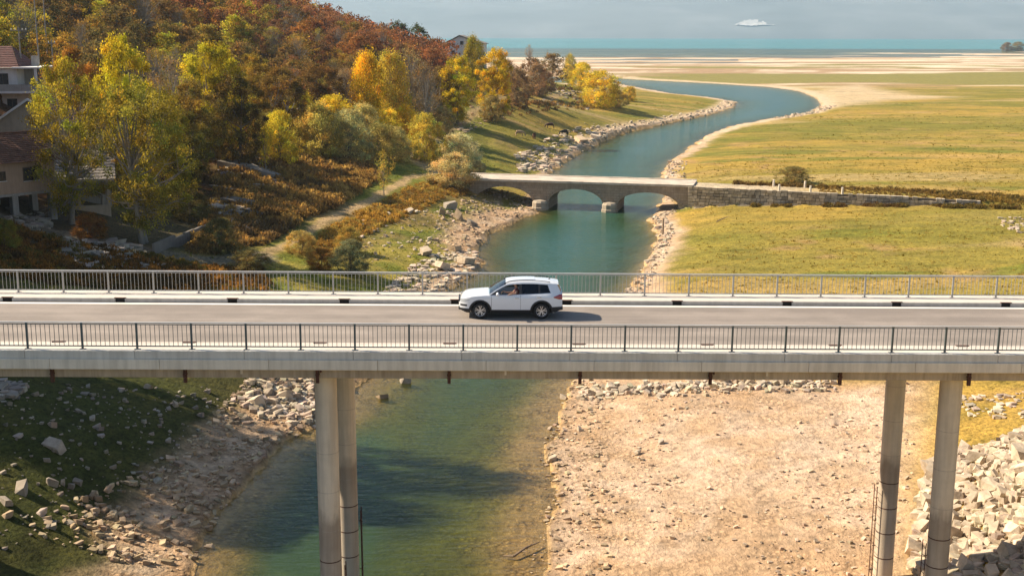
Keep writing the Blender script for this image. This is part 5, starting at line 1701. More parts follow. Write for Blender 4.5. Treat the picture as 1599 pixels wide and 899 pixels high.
# brush along the wall and the causeway on the right
rows_ = []
rs_ = np.random.RandomState(41)
for n, s0, s1, t0, t1, a, b, pal in ((520, 6, 44, 5.5, 10.5, 0.5, 1.0, [(0.20, 0.13, 0.045), (0.27, 0.17, 0.05), (0.16, 0.11, 0.045)]), (420, 9, 46, -2.2, -0.4, 0.4, 0.85, [(0.13, 0.105, 0.035), (0.19, 0.14, 0.045), (0.16, 0.10, 0.04)]),
                                     (700, 34, 64, -3, 9, 0.5, 1.1, [(0.21, 0.15, 0.045), (0.15, 0.115, 0.035), (0.28, 0.19, 0.05)]), (240, 18, 44, 0.9, 5.5, 0.3, 0.6, [(0.24, 0.165, 0.055), (0.3, 0.2, 0.06)])):
    s = rs_.uniform(s0, s1, n); t = rs_.uniform(t0, t1, n)
    if t1 < 0:
        kk = fbm(s * 0.35, s * 0 + 3, 2) > 0.42; s, t = s[kk], t[kk]
    x = OB_B[0] + OB_U[0] * s + OB_N[0] * t; y = OB_B[1] + OB_U[1] * s + OB_N[1] * t
    rows_.append(tuft_rows(x, y, a, b, pal, 60 + n))
scatter('wall_brush', tufts, np.concatenate(rows_), M_LEAF, label='brown and olive brush growing along the retaining wall', cat='brush')
# grass
grassp = [tuft_arrays(120 + k, 9, 0.5, 0.7, True, 0.4) for k in range(3)]
rows_ = []
rs_ = np.random.RandomState(51)
n = 26000
x = rs_.uniform(-60, 120, n); y = 84 * (230 / 84) ** rs_.rand(n)
z, sd_a, lf, _, t_, s_ = terrain(x, y, True)
bx_, by_ = pix(x, y, z)
k = (sd_a > 5.0) & (bx_ > -60) & (bx_ < 1660) & ~((t_ > -0.5) & (t_ < 7) & (s_ > -40) & (s_ < 20)) & (line_dist(x, y, TRACK) > 1.5) & (line_dist(x, y, TRACK2) > 2)
k &= ~((~lf) & (y < 92)) & (z < 6.5) & ~in_poly(x, y, YARD_SHADE)
x, y, lf = x[k], y[k], lf[k]
rr_ = tuft_rows(x, y, 0.16, 0.42, [(0.24, 0.19, 0.04), (0.33, 0.23, 0.06), (0.30, 0.22, 0.05), (0.22, 0.18, 0.04)], 71)
lr = tuft_rows(x, y, 0.18, 0.5, [(0.17, 0.19, 0.03), (0.21, 0.215, 0.035), (0.30, 0.26, 0.06), (0.15, 0.17, 0.025)], 72)
rows_.append(np.where(lf[:, None], lr, rr_))
n = 11000
x = rs_.uniform(-20, 210, n); y = 185 * (440 / 185) ** rs_.rand(n)
z, sd_a, lf, _, t_, s_ = terrain(x, y, True)
bx_, by_ = pix(x, y, z)
k = (sd_a > 8) & (~lf) & (bx_ < 1640) & ((t_ > 11) | (s_ > 80)) & (fbm(x * 0.05, y * 0.05 + 7, 4) > 0.46)
rows_.append(tuft_rows(x[k], y[k], 0.25, 0.75, [(0.22, 0.19, 0.04), (0.30, 0.22, 0.06), (0.16, 0.16, 0.03), (0.25, 0.20, 0.045)], 73, 0.7))
scatter('grass', grassp, np.concatenate(rows_), M_LEAF, label='short golden and green grass on both banks', cat='grass')
# ------------------------------------------------------------------ rocks
def rock_mat():
    t = NT('limestone_rock')
    oi = t.node('ShaderNodeObjectInfo')
    lc = t.attr('leafcol')
    n = t.noise(t.pos(), 2.4, 6, 0.65)
    c = t.mix(1.0, oi.outputs['Color'], lc.outputs['Color'], 'MULTIPLY')
    c = t.mix(0.9, c, t.ramp(n, [(0.25, (0.62, 0.59, 0.55)), (0.55, (1.0, 0.98, 0.95)), (0.8, (1.25, 1.22, 1.18))]), 'MULTIPLY')
    t.link(c, t.b.inputs['Base Color'])
    t.b.inputs['Roughness'].default_value = 0.95
    t.b.inputs['Specular IOR Level'].default_value = 0.15
    t.bump(t.noise(t.pos(), 5.0, 5, 0.6), 0.5, 0.06)
    return t.m
M_ROCK = rock_mat()
def rock_proto(seed, npts=16, flat=0.75):
    rs = np.random.RandomState(seed)
    c = np.array([(x, y, z) for x in (-1, 1) for y in (-1, 1) for z in (-1, 1)], float)
    p = np.concatenate([c * rs.uniform(0.5, 0.95, (8, 3)), rs.uniform(-1, 1, (npts - 8, 3)) * np.array((1, 1, 1.05))])
    p *= np.array((0.5, 0.5 * rs.uniform(0.6, 0.95), 0.5 * flat))
    a_ = rs.uniform(-0.5, 0.5, 2)
    p[:, 2] += p[:, 0] * a_[0] * flat + p[:, 1] * a_[1] * flat
    bm = bmesh.new()
    for q in p: bm.verts.new(q)
    r = bmesh.ops.convex_hull(bm, input=bm.verts)
    bmesh.ops.delete(bm, geom=[g for g in r['geom_interior'] if isinstance(g, bmesh.types.BMVert)], context='VERTS')
    bmesh.ops.triangulate(bm, faces=bm.faces)
    bm.verts.index_update()
    V = np.array([v.co[:] for v in bm.verts]); Fq = np.array([[v.index for v in f.verts] for f in bm.faces])
    bm.free()
    k = rs.uniform(0.9, 1.08, len(Fq))
    return V, Fq, np.stack([k, k, k], 1)
ROCKP = [rock_proto(200 + k, 15, 0.8 if k < 6 else 0.42) for k in range(9)]
ROCKM = []
for k, (V, Fq, ti) in enumerate(ROCKP):
    me = mesh_np('rock', V, Fq, M_ROCK)
    a = me.attributes.new('leafcol', 'FLOAT_COLOR', 'FACE')
    a.data.foreach_set('color', np.concatenate([ti, np.ones((len(ti), 1))], 1).astype(np.float32).ravel())
    ROCKM.append(me)
rr = np.random.RandomState(77)
PALE = (0.60, 0.495, 0.37); GREYR = (0.40, 0.345, 0.28); WARM = (0.54, 0.41, 0.27)
def boulder(x, y, s, col, label, group, k=None, name='boulder', sink=0.25, sz=1.0):
    k = rr.randint(6) if k is None else k
    o = mobj(name, ROCKM[k], None, (x, y, tz(x, y) + s * 0.35 * sz * (0.5 - sink) * 2 * 0.7))
    o.scale = (s * rr.uniform(0.85, 1.25), s * rr.uniform(0.8, 1.15), s * sz * rr.uniform(0.85, 1.15))
    o.rotation_euler = (rr.normal() * 0.22, rr.normal() * 0.22, rr.uniform(0, 6.28))
    f = rr.uniform(0.66, 1.12)
    o.color = (col[0] * f, col[1] * f, col[2] * f, 1)
    tag(o, label, 'boulder', group)
    return o
def rock_rows(x, y, smin, smax, col, flatp=False, pw=2.5, dz=0.1):
    n = len(x)
    s = smin + (smax - smin) * rr.rand(n) ** pw
    z = terrain(x, y)
    c = np.array(col)[None] * rr.uniform(0.55, 1.15, (n, 1)) * (1 + rr.normal(size=(n, 3)) * 0.03)
    kz = rr.uniform(0.7, 1.1, n)
    return np.column_stack([x, y, z + s * dz, s * rr.uniform(0.85, 1.3, n), s * rr.uniform(0.8, 1.2, n), s * kz, rr.uniform(0, 6.28, n), c, (rr.randint(6, 9, n) if flatp else rr.randint(0, 9, n))])
def poisson(P, r, n, seed, rfun=None):
    x, y = rand_in(P, n, seed)
    out = []
    for a, b in zip(x, y):
        rq = r if rfun is None else rfun(a, b)
        if all((a - c) ** 2 + (b - d) ** 2 > (0.5 * (rq + e)) ** 2 for c, d, e in out):
            out.append((a, b, rq))
    return out
# riprap at the right abutment
RIP = np.array([ground(px, py)[:2] for px, py in [(1425, 905), (1432, 800), (1450, 720), (1490, 702), (1540, 700), (1600, 672), (1660, 660), (1680, 905)]])
spots = poisson(RIP, 0.8, 9000, 5, lambda a, b: rr.choice([0.5, 0.66, 0.9, 1.25], p=[0.42, 0.32, 0.19, 0.07]))
spots.sort(key=lambda q: -q[2])
buck = {}
for a, b, s in spots[:215]:
    o = boulder(a, b, s * 1.12, PALE, None, 'riprap boulders at the right abutment', sink=0.0)
    o['category'] = 'boulder'
    qx, qy = pix(a, b, tz(a, b))
    tone = 'bright pale' if o.color[0] > 0.60 else 'tan' if o.color[0] > 0.48 else 'grey'
    size = 'huge ' if s > 1.2 else 'large ' if s > 0.8 else 'mid-sized ' if s > 0.6 else 'small '
    col_ = 'left of the last column' if qx < 1478 else 'right of the last column' if qx < 1545 else 'at the right edge'
    row_ = 'the top riprap' if qy < 735 else 'the upper riprap' if qy < 790 else 'the lower riprap' if qy < 850 else 'the bottom riprap'
    buck.setdefault((size + tone, row_, col_), []).append((float(qx), o))
for (st_, row_, col_), ms in buck.items():
    ms.sort(key=lambda m: m[0])
    for k, m in enumerate(ms):
        od = ordinal(k, len(ms))
        m[1]['label'] = (od + ' ' if od else '') + st_ + ' boulder in ' + row_ + ', ' + col_
rows_ = []
if len(spots) > 215:
    q = np.array(spots[215:]); rows_.append(rock_rows(q[:, 0], q[:, 1], 0.5, 0.85, PALE, dz=0.15))
x, y = rand_in(RIP, 4500, 6); rows_.append(rock_rows(x, y, 0.2, 0.7, PALE, dz=0.2))
# the near left beach
BEACH = px_poly([(560, 592), (520, 640), (470, 684), (395, 742), (330, 830), (285, 905), (40, 905), (120, 810, 1.2), (260, 730, 1), (330, 650, 1.4), (380, 592, 1.8)])
x, y = rand_in(BEACH, 5200, 7)
kk = seg_dist(x, y, RIV)
keep = (~kk[1]) & (rr.rand(len(x)) < 0.35 + 0.65 * (fbm(x * 0.4, y * 0.4, 3) > 0.5))
rows_.append(rock_rows(x[keep], y[keep], 0.10, 0.55, WARM, pw=3))
x, y = rand_in(px_poly([(560, 585), (495, 668), (420, 655, .8), (370, 625, 1.4), (395, 580, 1.6)]), 1800, 8)
rows_.append(rock_rows(x, y, 0.08, 0.75, PALE, pw=3.2))
# stones in the grass of the near left bank
x, y = rand_in(px_poly([(400, 600, 1.6), (330, 690, 1), (200, 790, 1.2), (-30, 890, 2.5), (-30, 600, 5)]), 800, 9)
rows_.append(rock_rows(x, y, 0.10, 0.5, GREYR, pw=3))
# mid-left shore ledges
LEDGE = px_poly([(600, 460, .6), (640, 425, .8), (690, 392, .6), (740, 395, .1), (752, 418), (705, 450), (650, 500), (600, 510)])
x, y = rand_in(LEDGE, 1500, 10)
rows_.append(rock_rows(x, y, 0.12, 0.95, PALE, True, 3.0))
x, y = rand_in(px_poly([(690, 330, 1.6), (760, 308, .8), (840, 310, .2), (836, 333), (800, 346), (762, 364), (740, 392), (690, 395, .5), (660, 395, 1)]), 1900, 11)
rows_.append(rock_rows(x, y, 0.12, 0.6, WARM, pw=3))
x, y = rand_in(px_poly([(560, 330, 2.8), (690, 300, 3), (720, 330, 1.5), (660, 400, 1.2), (560, 420, 1.8)]), 450, 12)
rows_.append(rock_rows(x, y, 0.15, 0.6, PALE, pw=3))
# peninsula's rocky waterline
def along(pxs, n, w0, w1, seed, smin, smax, col, flat=False, pw=2.2):
    rs = np.random.RandomState(seed)
    P = np.array([at_z(*p)[:2] for p in pxs])
    L = np.hypot(*np.diff(P, axis=0).T); cum = np.concatenate([[0], np.cumsum(L)])
    u = rs.uniform(0, cum[-1], n)
    x = np.interp(u, cum, P[:, 0]); y = np.interp(u, cum, P[:, 1])
    i = np.clip(np.searchsorted(cum, u) - 1, 0, len(L) - 1)
    T_ = np.diff(P, axis=0)[i] / L[i][:, None]
    o = w0 + (w1 - w0) * rs.rand(n)
    nx, ny = -T_[:, 1], T_[:, 0]
    x2, y2 = x + nx * o, y + ny * o
    rows_.append(rock_rows(x2, y2, smin, smax, col, flat, pw))
along([(1150, 160), (1142, 168), (1112, 178), (1052, 191), (965, 210), (905, 238), (868, 262), (850, 280)], 900, -5.0, 0.4, 13, 0.12, 1.15, PALE, False, 3.4)
along([(965, 210), (905, 238), (868, 262)], 200, -8, -1, 14, 0.4, 2.0, PALE, True, 2.6)
along([(1070, 322), (1018, 345), (1030, 366), (1020, 400), (1000, 428), (980, 460), (960, 500)], 800, -0.3, 1.8, 15, 0.10, 0.6, PALE, False, 3.0)
along([(1046, 255), (1038, 272), (1040, 300), (1042, 322)], 300, -0.2, 3.5, 16, 0.15, 0.8, PALE)
along([(903, 600), (886, 630), (874, 665), (858, 715), (868, 760), (866, 820), (850, 870), (845, 905)], 900, -0.6, 3.2, 17, 0.05, 0.38, WARM, False, 3.5)
along([(1284, 167), (1262, 177), (1200, 187)], 300, -2, 5, 18, 0.3, 1.0, PALE)
# pebbles over the right sand
SR2 = px_poly([(900, 610), (1420, 610, 1.6), (1430, 720, 1.2), (1410, 905, .6), (850, 905), (870, 760), (880, 650)])
x, y = rand_in(SR2, 4200, 19)
keep = rr.rand(len(x)) < 0.05 + 0.92 * (fbm(x * 0.22 + 5, y * 0.22, 4) > 0.55)
rows_.append(rock_rows(x[keep], y[keep], 0.05, 0.30, (0.60, 0.47, 0.34), pw=3.4))
# edge of the grass under the deck
EDGE = [(905, 606, .8), (960, 602, 1.2), (1040, 600, 1.5), (1120, 599, 1.6), (1200, 600, 1.7), (1300, 601, 1.8)]
P_ = np.array([at_z(*p)[:2] for p in EDGE])
row = []
for k in range(46):
    u = rr.uniform(0, 1); i = rr.randint(len(P_) - 1)
    a, b = P_[i] * (1 - u) + P_[i + 1] * u
    row.append(boulder(a + rr.normal() * 0.3, b + rr.normal() * 0.5 + 0.4, rr.uniform(0.35, 0.78), PALE, None, 'row of stones under the deck', sink=0.2))
row.sort(key=lambda o: o.location.x / o.location.y)
for k, o in enumerate(row):
    o['label'] = ordinal(k, 46) + ' larger pale stone in the row just below the bridge deck'
x = np.concatenate([np.interp(rr.rand(900) * 5, range(6), P_[:, 0])]); y = np.interp(x, P_[:, 0], P_[:, 1]) + rr.normal(size=900) * 0.8 + 0.3
rows_.append(rock_rows(x, y, 0.10, 0.6, PALE, pw=2.6))
# hillside outcrops by the scrub and the lane
for pts, n, sd_, sm, sx_, col in (([(340, 262, 8), (400, 246, 7.5), (455, 290, 5.5), (400, 296, 5.5)], 420, 21, 0.4, 2.2, GREYR), ([(330, 292, 7), (372, 300, 6), (410, 345, 4.4), (350, 350, 5)], 320, 22, 0.4, 2.0, GREYR),
                                  ([(90, 395, 4.8), (210, 392, 4.3), (260, 425, 3.7), (120, 440, 4.3)], 420, 23, 0.3, 1.6, GREYR), ([(20, 350, 6), (70, 346, 6), (80, 375, 5.5), (10, 380, 5.6)], 120, 24, 0.3, 1.2, GREYR),
                                  ([(0, 600, 5), (40, 596, 4.8), (30, 625, 4.6), (0, 640, 4.8)], 60, 25, 0.3, 1.2, GREYR), ([(1560, 340, 2.6), (1640, 340, 2.6), (1640, 375, 2.5), (1570, 360, 2.5)], 120, 26, 0.2, 0.9, PALE),
                                  ([(1480, 625, 2), (1599, 625, 2.5), (1599, 665, 2.8), (1520, 660, 2.2)], 70, 27, 0.2, 0.7, PALE),
                                  ([(800, 240, 2), (860, 236, 1), (850, 268, .4), (815, 270, 1)], 160, 28, 0.4, 1.8, PALE), ([(860, 150, 5), (935, 150, 4), (930, 175, 3.4), (830, 180, 4)], 170, 29, 0.4, 1.6, GREYR),
                                  ([(680, 180, 7), (760, 170, 8), (790, 190, 5.5), (720, 205, 6)], 120, 30, 0.4, 1.6, WARM)):
    x, y = rand_in(px_poly(pts), n * 2, sd_)
    rows_.append(rock_rows(x[:n], y[:n], sm, sx_, col, True, 2.2))
o = scatter('shore_stones', ROCKP, np.concatenate(rows_), M_ROCK, label='loose pale limestone stones scattered along the banks', cat='stones')
# boulders one can pick out
for px, py, spx, col, lab in [
    (703, 326, 28, GREYR, 'big grey boulder on the grass bank left of the old bridge'), (716, 342, 22, WARM, 'tan boulder just below the big grey boulder on the bank'), (736, 352, 18, GREYR, 'small grey boulder at the shore below the tan boulder'),
    (640, 332, 20, PALE, 'flat pale boulder on the green bank above the ledges'), (690, 334, 18, PALE, 'pale boulder left of the tan boulder on the green bank'),
    (34, 766, 28, GREYR, 'large shaded boulder on the near bank by the left picture edge'), (82, 756, 20, GREYR, 'shaded boulder right of the large one on the near left bank'), (8, 785, 22, GREYR, 'shaded boulder cut by the left picture edge'),
    (12, 806, 18, WARM, 'tan boulder below the shaded boulders at the left edge'), (85, 700, 28, GREYR, 'round boulder high on the shaded near left bank'), (232, 606, 14, PALE, 'small pale boulder on the grass under the bridge deck at left'), (274, 634, 14, PALE, 'small pale boulder on the shaded bank left of the pale rubble'),
    (398, 632, 30, PALE, 'big pale angular rock left of the front column'), (445, 622, 26, PALE, 'big pale rock just left of the front column'), (420, 606, 22, PALE, 'pale rock at the top of the rubble below the deck'),
    (862, 718, 16, PALE, 'single white stone at the water edge of the sand bank'), (327, 853, 14, WARM, 'stone at the shallow water edge at lower left'), (880, 622, 16, PALE, 'pale stone at the sand bank corner below the deck'),
    (905, 672, 12, PALE, 'pale stone on the sand near the water, above the white one'), (1032, 692, 14, GREYR, 'grey stone in the middle of the sand bank'), (995, 708, 12, PALE, 'pale stone left of the grey one on the sand bank'),
    (632, 596, 26, GREYR, 'half sunk grey rock in the shallows right of the columns'), (596, 620, 22, WARM, 'half sunk tan rock in the shallows beside the columns'),
    (728, 412, 42, PALE, 'broad pale ledge rock at the water above the far railing'), (690, 420, 40, PALE, 'pale ledge rock behind the far railing left of the car'), (664, 398, 34, PALE, 'flat pale ledge rock at the grass edge'), (710, 392, 30, WARM, 'tan ledge rock reaching into the water'),
    (906, 222, 26, WARM, 'large pale outcrop on the far bank above the old bridge'), (930, 216, 18, PALE, 'pale outcrop right of the largest one on the far bank'), (820, 262, 22, GREYR, 'dark rock outcrop behind the old bridge road'),
    (1270, 606, 14, PALE, 'stone right end of the row under the deck'), (1282, 318, 9, PALE, 'small pale stone on the grass below the retaining wall')]:
    g = ground(px, py)
    sl = math.sqrt(g[0] ** 2 + g[1] ** 2 + (CAM_Z - g[2]) ** 2)
    boulder(g[0], g[1], spx / F_PX * sl * 0.85, col, lab, None, k=rr.randint(6) if ('ledge' not in lab and 'outcrop' not in lab) else 6 + rr.randint(3), sink=0.2)

for px, py, spx, lab in [(372, 268, 70, 'long grey rock slab above the rust scrub'), (408, 276, 64, 'pale edged grey slab right of the long slab above the scrub'), (350, 300, 44, 'grey slab at the left edge of the rust scrub'), (372, 322, 60, 'long grey slab running down into the rust scrub'),
                          (395, 338, 40, 'low grey slab end inside the rust scrub'), (160, 405, 46, 'flat grey slab in shade above the far railing at left'), (200, 412, 36, 'flat shaded slab right of another above the far railing'), (110, 398, 32, 'shaded slab below the house posts')]:
    g = ground(px, py)
    sl = math.hypot(g[0], g[1])
    b_ = boulder(g[0], g[1], spx / F_PX * sl, (0.26, 0.23, 0.195), lab, None, k=6 + rr.randint(3), name='flat_rock', sink=0.3, sz=0.8)
    b_.rotation_euler = (rr.normal() * 0.08, 0.18, -0.35 + rr.normal() * 0.2)
    b_.scale = (b_.scale[0] * 1.1, b_.scale[1] * 0.6, b_.scale[2] * 0.8)
    b_['category'] = 'rock'
# driftwood, posts
M_WOOD = simple_mat('weathered_wood', (0.24, 0.175, 0.115), 0.95, 0.3, 3.0, stretch=(1, 1, 6))
g0 = ground(802, 872); g1 = ground(842, 853)
dw = MB()
p0 = np.array(g0) + (0, 0, 0.15); p1 = np.array(g1) + (0, 0, 0.25)
dw.tube([p0, (p0 + p1) / 2 + np.array((0, 0.05, 0.08)), p1], [0.07, 0.06, 0.03], 7)
dw.tube([(p0 + p1) / 2, (p0 + p1) / 2 + np.array((0.35, 0.3, 0.25))], [0.04, 0.012], 5)
dw.tube([p0 * 0.7 + p1 * 0.3, p0 * 0.7 + p1 * 0.3 + np.array((0.3, -0.25, 0.15))], [0.04, 0.012], 5)
dw.tube([p0, p0 + np.array((-0.5, 0.15, -0.05))], [0.07, 0.03], 6)
tag(dw.build('driftwood', M_WOOD), 'grey driftwood branch lying at the sand bank water edge', 'driftwood')
g = ground(1035, 366)
pw = MB().tube([(0, 0, -0.3), (0.02, 0, 1.0), (0.03, 0.01, 2.0)], [0.13, 0.12, 0.10], 9)
tag(pw.build('wooden_post', M_WOOD, loc=tuple(g)), 'weathered wooden post standing on the stony right shore', 'post')
g = ground(1325, 345); g2 = ground(1338, 341)
a = np.array(ground(1119, 347)); b = np.array(ground(1138, 341))
tag(MB().tube([a + (0, 0, 0.1), (a + b) / 2 + (0, 0, 0.22), b + (0, 0, 0.3)], [0.07, 0.06, 0.025], 6).tube([(a + b) / 2 + (0, 0, 0.2), (a + b) / 2 + np.array((0.1, -0.5, 0.4))], [0.03, 0.01], 4).build('fallen_branch', M_WOOD), 'dead branch lying on the grass right of the old bridge', 'branch')
M_POST = simple_mat('white_stone_post', (0.66, 0.58, 0.46), 0.9, 0.15, 3.0)
lab = ['leftmost white stone road post above the retaining wall, beside the lone bush', 'second white stone road post from the left on the wall top', 'third white stone road post from the left on the wall top', 'rightmost white stone road post on the wall top', 'white stone road post on the far verge left of the lone bush']
for (px, s_, t_), l_ in zip(((1208, None, 5.6), (1217, None, 0.25), (1266, None, 0.25), (1316, None, 0.25), (1257, None, 5.6)), lab):
    d = ray(px, 290)
    k = ((OB_A[0] + OB_N[0] * t_) * OB_N[0] + (OB_A[1] + OB_N[1] * t_) * OB_N[1]) / (d[0] * OB_N[0] + d[1] * OB_N[1])
    x, y = d[0] * k, d[1] * k
    s0 = (np.array((x, y)) - OB_B) @ OB_U
    z = float(wall_top(s0)) - 0.15
    MBp = MB().lathe([(0.001, 0), (0.17, 0), (0.15, 0.75), (0.13, 0.82), (0.16, 0.86), (0.15, 0.98), (0.001, 1.03)], 12)
    tag(MBp.build('road_post', M_POST, loc=(x, y, z), smooth=False), l_, 'post', 'stone posts along the old road')

# ------------------------------------------------------------------ houses on the left
M_PLASTER = concrete_mat('plaster_tan', (0.46, 0.32, 0.22), stain=0.3)
M_PLASTW = concrete_mat('plaster_white', (0.72, 0.68, 0.63), stain=0.2)
M_PLASTG = concrete_mat('plaster_beige', (0.50, 0.42, 0.32), stain=0.3)
M_BARE = concrete_mat('bare_concrete', (0.36, 0.33, 0.29), stain=0.4)
M_TILE = simple_mat('clay_tile', (0.17, 0.085, 0.055), 0.9, 0.4, 2.0, bump=0.2)
M_TILED = simple_mat('dark_clay_tile', (0.12, 0.052, 0.042), 0.9, 0.3, 2.0)
M_GREYROOF = simple_mat('grey_fibre_roof', (0.22, 0.19, 0.16), 0.9, 0.25, 1.2)
M_WINDOW = simple_mat('window_dark', (0.03, 0.035, 0.04), 0.15, 0.2, 3.0, spec=0.6)
M_FRAME = simple_mat('window_frame_brown', (0.10, 0.065, 0.045), 0.7, 0.2, 3.0)
M_VERGE = simple_mat('white_verge', (0.78, 0.75, 0.70), 0.8, 0.06, 3.0)

def add_window(parent, x, y, z, w, h, nrm_y, mat_f=None):
    """window on a wall facing -y (local)"""
    f = MB()
    for (a0, a1, b0, b1) in ((-w / 2 - 0.07, w / 2 + 0.07, -h / 2 - 0.07, -h / 2), (-w / 2 - 0.07, w / 2 + 0.07, h / 2, h / 2 + 0.07), (-w / 2 - 0.07, -w / 2, -h / 2, h / 2), (w / 2, w / 2 + 0.07, -h / 2, h / 2), (-0.025, 0.025, -h / 2, h / 2)):
        f.box(a0, a1, -0.05, 0.02, b0, b1)
    wo = f.build('window', mat_f or M_FRAME, parent, loc=(x, y, z))
    MB().box(-w / 2, w / 2, -0.02, 0.01, -h / 2, h / 2).build('pane', M_WINDOW, wo)
    MB().box(-w / 2 - 0.12, w / 2 + 0.12, -0.12, 0.0, -h / 2 - 0.13, -h / 2 - 0.071).build('sill', M_VERGE, wo)
    return wo
def tile_slope(parent, P0, P1, P2, P3, n_rows, mat, name='roof_slope'):
    """courses of tiles from eave (P0-P1) up to ridge (P3-P2), each course a stepped strip"""
    P0, P1, P2, P3 = map(Vector, (P0, P1, P2, P3))
    nrm = (P1 - P0).cross(P3 - P0).normalized()
    if nrm.z < 0: nrm = -nrm
    mb = MB()
    m = 18
    for k in range(n_rows):
        u0, u1 = k / n_rows, (k + 1.25) / n_rows
        u1 = min(u1, 1.0)
        rows2 = []
        for u, l in ((u0, 0.075), (u0, 0.02), (u1, 0.015)):
            a, b = P0.lerp(P3, u), P1.lerp(P2, u)
            rows2.append([a.lerp(b, j / m) + nrm * (l + (0.03 if j % 2 else 0.0) * (l > 0.03)) for j in range(m + 1)])
        mb.grid([rows2[1], rows2[0], rows2[2]])
    return mb.build(name, mat, parent, fix=False)

# house on concrete posts: far corner of its visible face at px 70, running towards the left edge
hc = az(70, 125.5 * CAM_Z / 24.0)
HA_Z = tz(*hc) + 0.0
HA_ang = math.atan2(1.15, 1.0)
HA = empty('house', (hc[0], hc[1], HA_Z), HA_ang)
tag(HA, 'tan house with red tiled roof raised on concrete posts at the left picture edge', 'house')
# local: x towards the right/far end (0), wall runs to x=-13; outside is -y
MB().box(-13, 0, 0, 8, 3.1, 6.3).build('wall', M_PLASTER, HA)
MB().box(-13.15, 0.15, -0.15, 8.15, 2.85, 3.1).build('floor_slab', M_BARE, HA)
for x in (-0.35, -4.4, -8.5, -12.6):
    for y in (0.35, 4.0, 7.6):
        MB().box(x - 0.32, x + 0.32, y - 0.32, y + 0.32, -1.8, 2.85).build('post', M_BARE, HA, bevel=0.02)
MB().box(-13, -0.8, 6.5, 6.7, -1.0, 2.85).build('back_wall', M_BARE, HA)
add_window(HA, -2.6, 0.0, 4.9, 1.5, 1.2, -1); add_window(HA, -5.6, 0.0, 4.9, 0.6, 0.8, -1); add_window(HA, -8.6, 0.0, 4.9, 1.5, 1.2, -1)
rf = tile_slope(HA, (-13.6, -0.7, 6.15), (0.6, -0.7, 6.15), (0.6, 4, 8.7), (-13.6, 4, 8.7), 16, M_TILE)
tile_slope(HA, (0.6, 8.7, 6.15), (-13.6, 8.7, 6.15), (-13.6, 4, 8.7), (0.6, 4, 8.7), 10, M_TILE)
MB().prism([(-0.7 + 0.75, 6.3), (7.3 + .65, 6.3), (4, 8.55)], 0, 0.2).build('gable', M_PLASTER, HA).rotation_euler = (0, 0, math.pi / 2)
MB().tube([(-13.6, 4, 8.74), (0.6, 4, 8.74)], 0.14, 8).build('ridge_tiles', M_TILE, HA)
MB().box(-5.2, -4.5, 2.6, 3.3, 7.6, 9.6).build('chimney', M_PLASTER, HA)

# gabled beige house behind it
ap = az(37, 141 * CAM_Z / 24.0)
gz_ = tz(*ap)
apex = at_y(37, 155, ap[1])[2]
HB = empty('house', (ap[0], ap[1], gz_), rad(6))
tag(HB, 'beige gabled house with white verge boards behind the olive-yellow tree', 'house')
ah = apex - gz_
hwid = 4.6
eave = ah - 0.66 * hwid
MB().prism([(-hwid, -1.5), (hwid, -1.5), (hwid, eave), (0, ah - 0.12), (-hwid, eave)], 0, 10).build('wall', M_PLASTG, HB)
for sgn in (-1, 1):
    a = (sgn * (hwid + 0.5), -0.5, eave - 0.33); b = (sgn * (hwid + 0.5), 10.5, eave - 0.33)
    tile_slope(HB, a, b, (0, 10.5, ah + 0.02), (0, -0.5, ah + 0.02), 14, M_TILED)
    MB().prism([(0, ah + 0.14), (sgn * (hwid + 0.52), eave - 0.24), (sgn * (hwid + 0.52), eave - 0.52), (0, ah - 0.14)], -0.6, -0.46).build('verge_board', M_VERGE, HB)
add_window(HB, -1.9, 0, eave - 1.3, 1.2, 1.3, -1); add_window(HB, 2.2, 0, eave - 1.3, 1.2, 1.3, -1); add_window(HB, 2.2, 0, eave - 4.4, 1.2, 1.3, -1)

# open shed with grey roof under the trees
sp0 = ground(150, 332)
SH = empty('shed', tuple(sp0), rad(16))
tag(SH, 'open-fronted shed with grey roof and white posts under the trees', 'shed')
k_ = math.hypot(sp0[0], sp0[1]) / F_PX
for x in (-1.6, 1.4, -4.4):
    MB().box(x - 0.14, x + 0.14, -0.14, 0.14, -0.8, 3.6).build('post', M_PLASTG, SH)
MB().box(-4.5, 1.5, -0.1, 0.1, -0.8, 0.75).build('parapet_wall', M_PLASTG, SH)
MB().box(-4.6, 1.6, 4.4, 4.6, -0.8, 3.6).build('back_wall', M_BARE, SH)
MB().box(-4.7, -4.5, 0.15, 4.4, -0.8, 3.6).build('side_wall', M_BARE, SH)
tile_slope(SH, (-5.2, -0.7, 3.55), (2.2, -0.7, 3.55), (2.2, 5.0, 6.1), (-5.2, 5.0, 6.1), 10, M_GREYROOF)
MB().box(-5.2, 2.2, -0.72, -0.6, 3.42, 3.60).build('eave_board', M_PLASTG, SH)

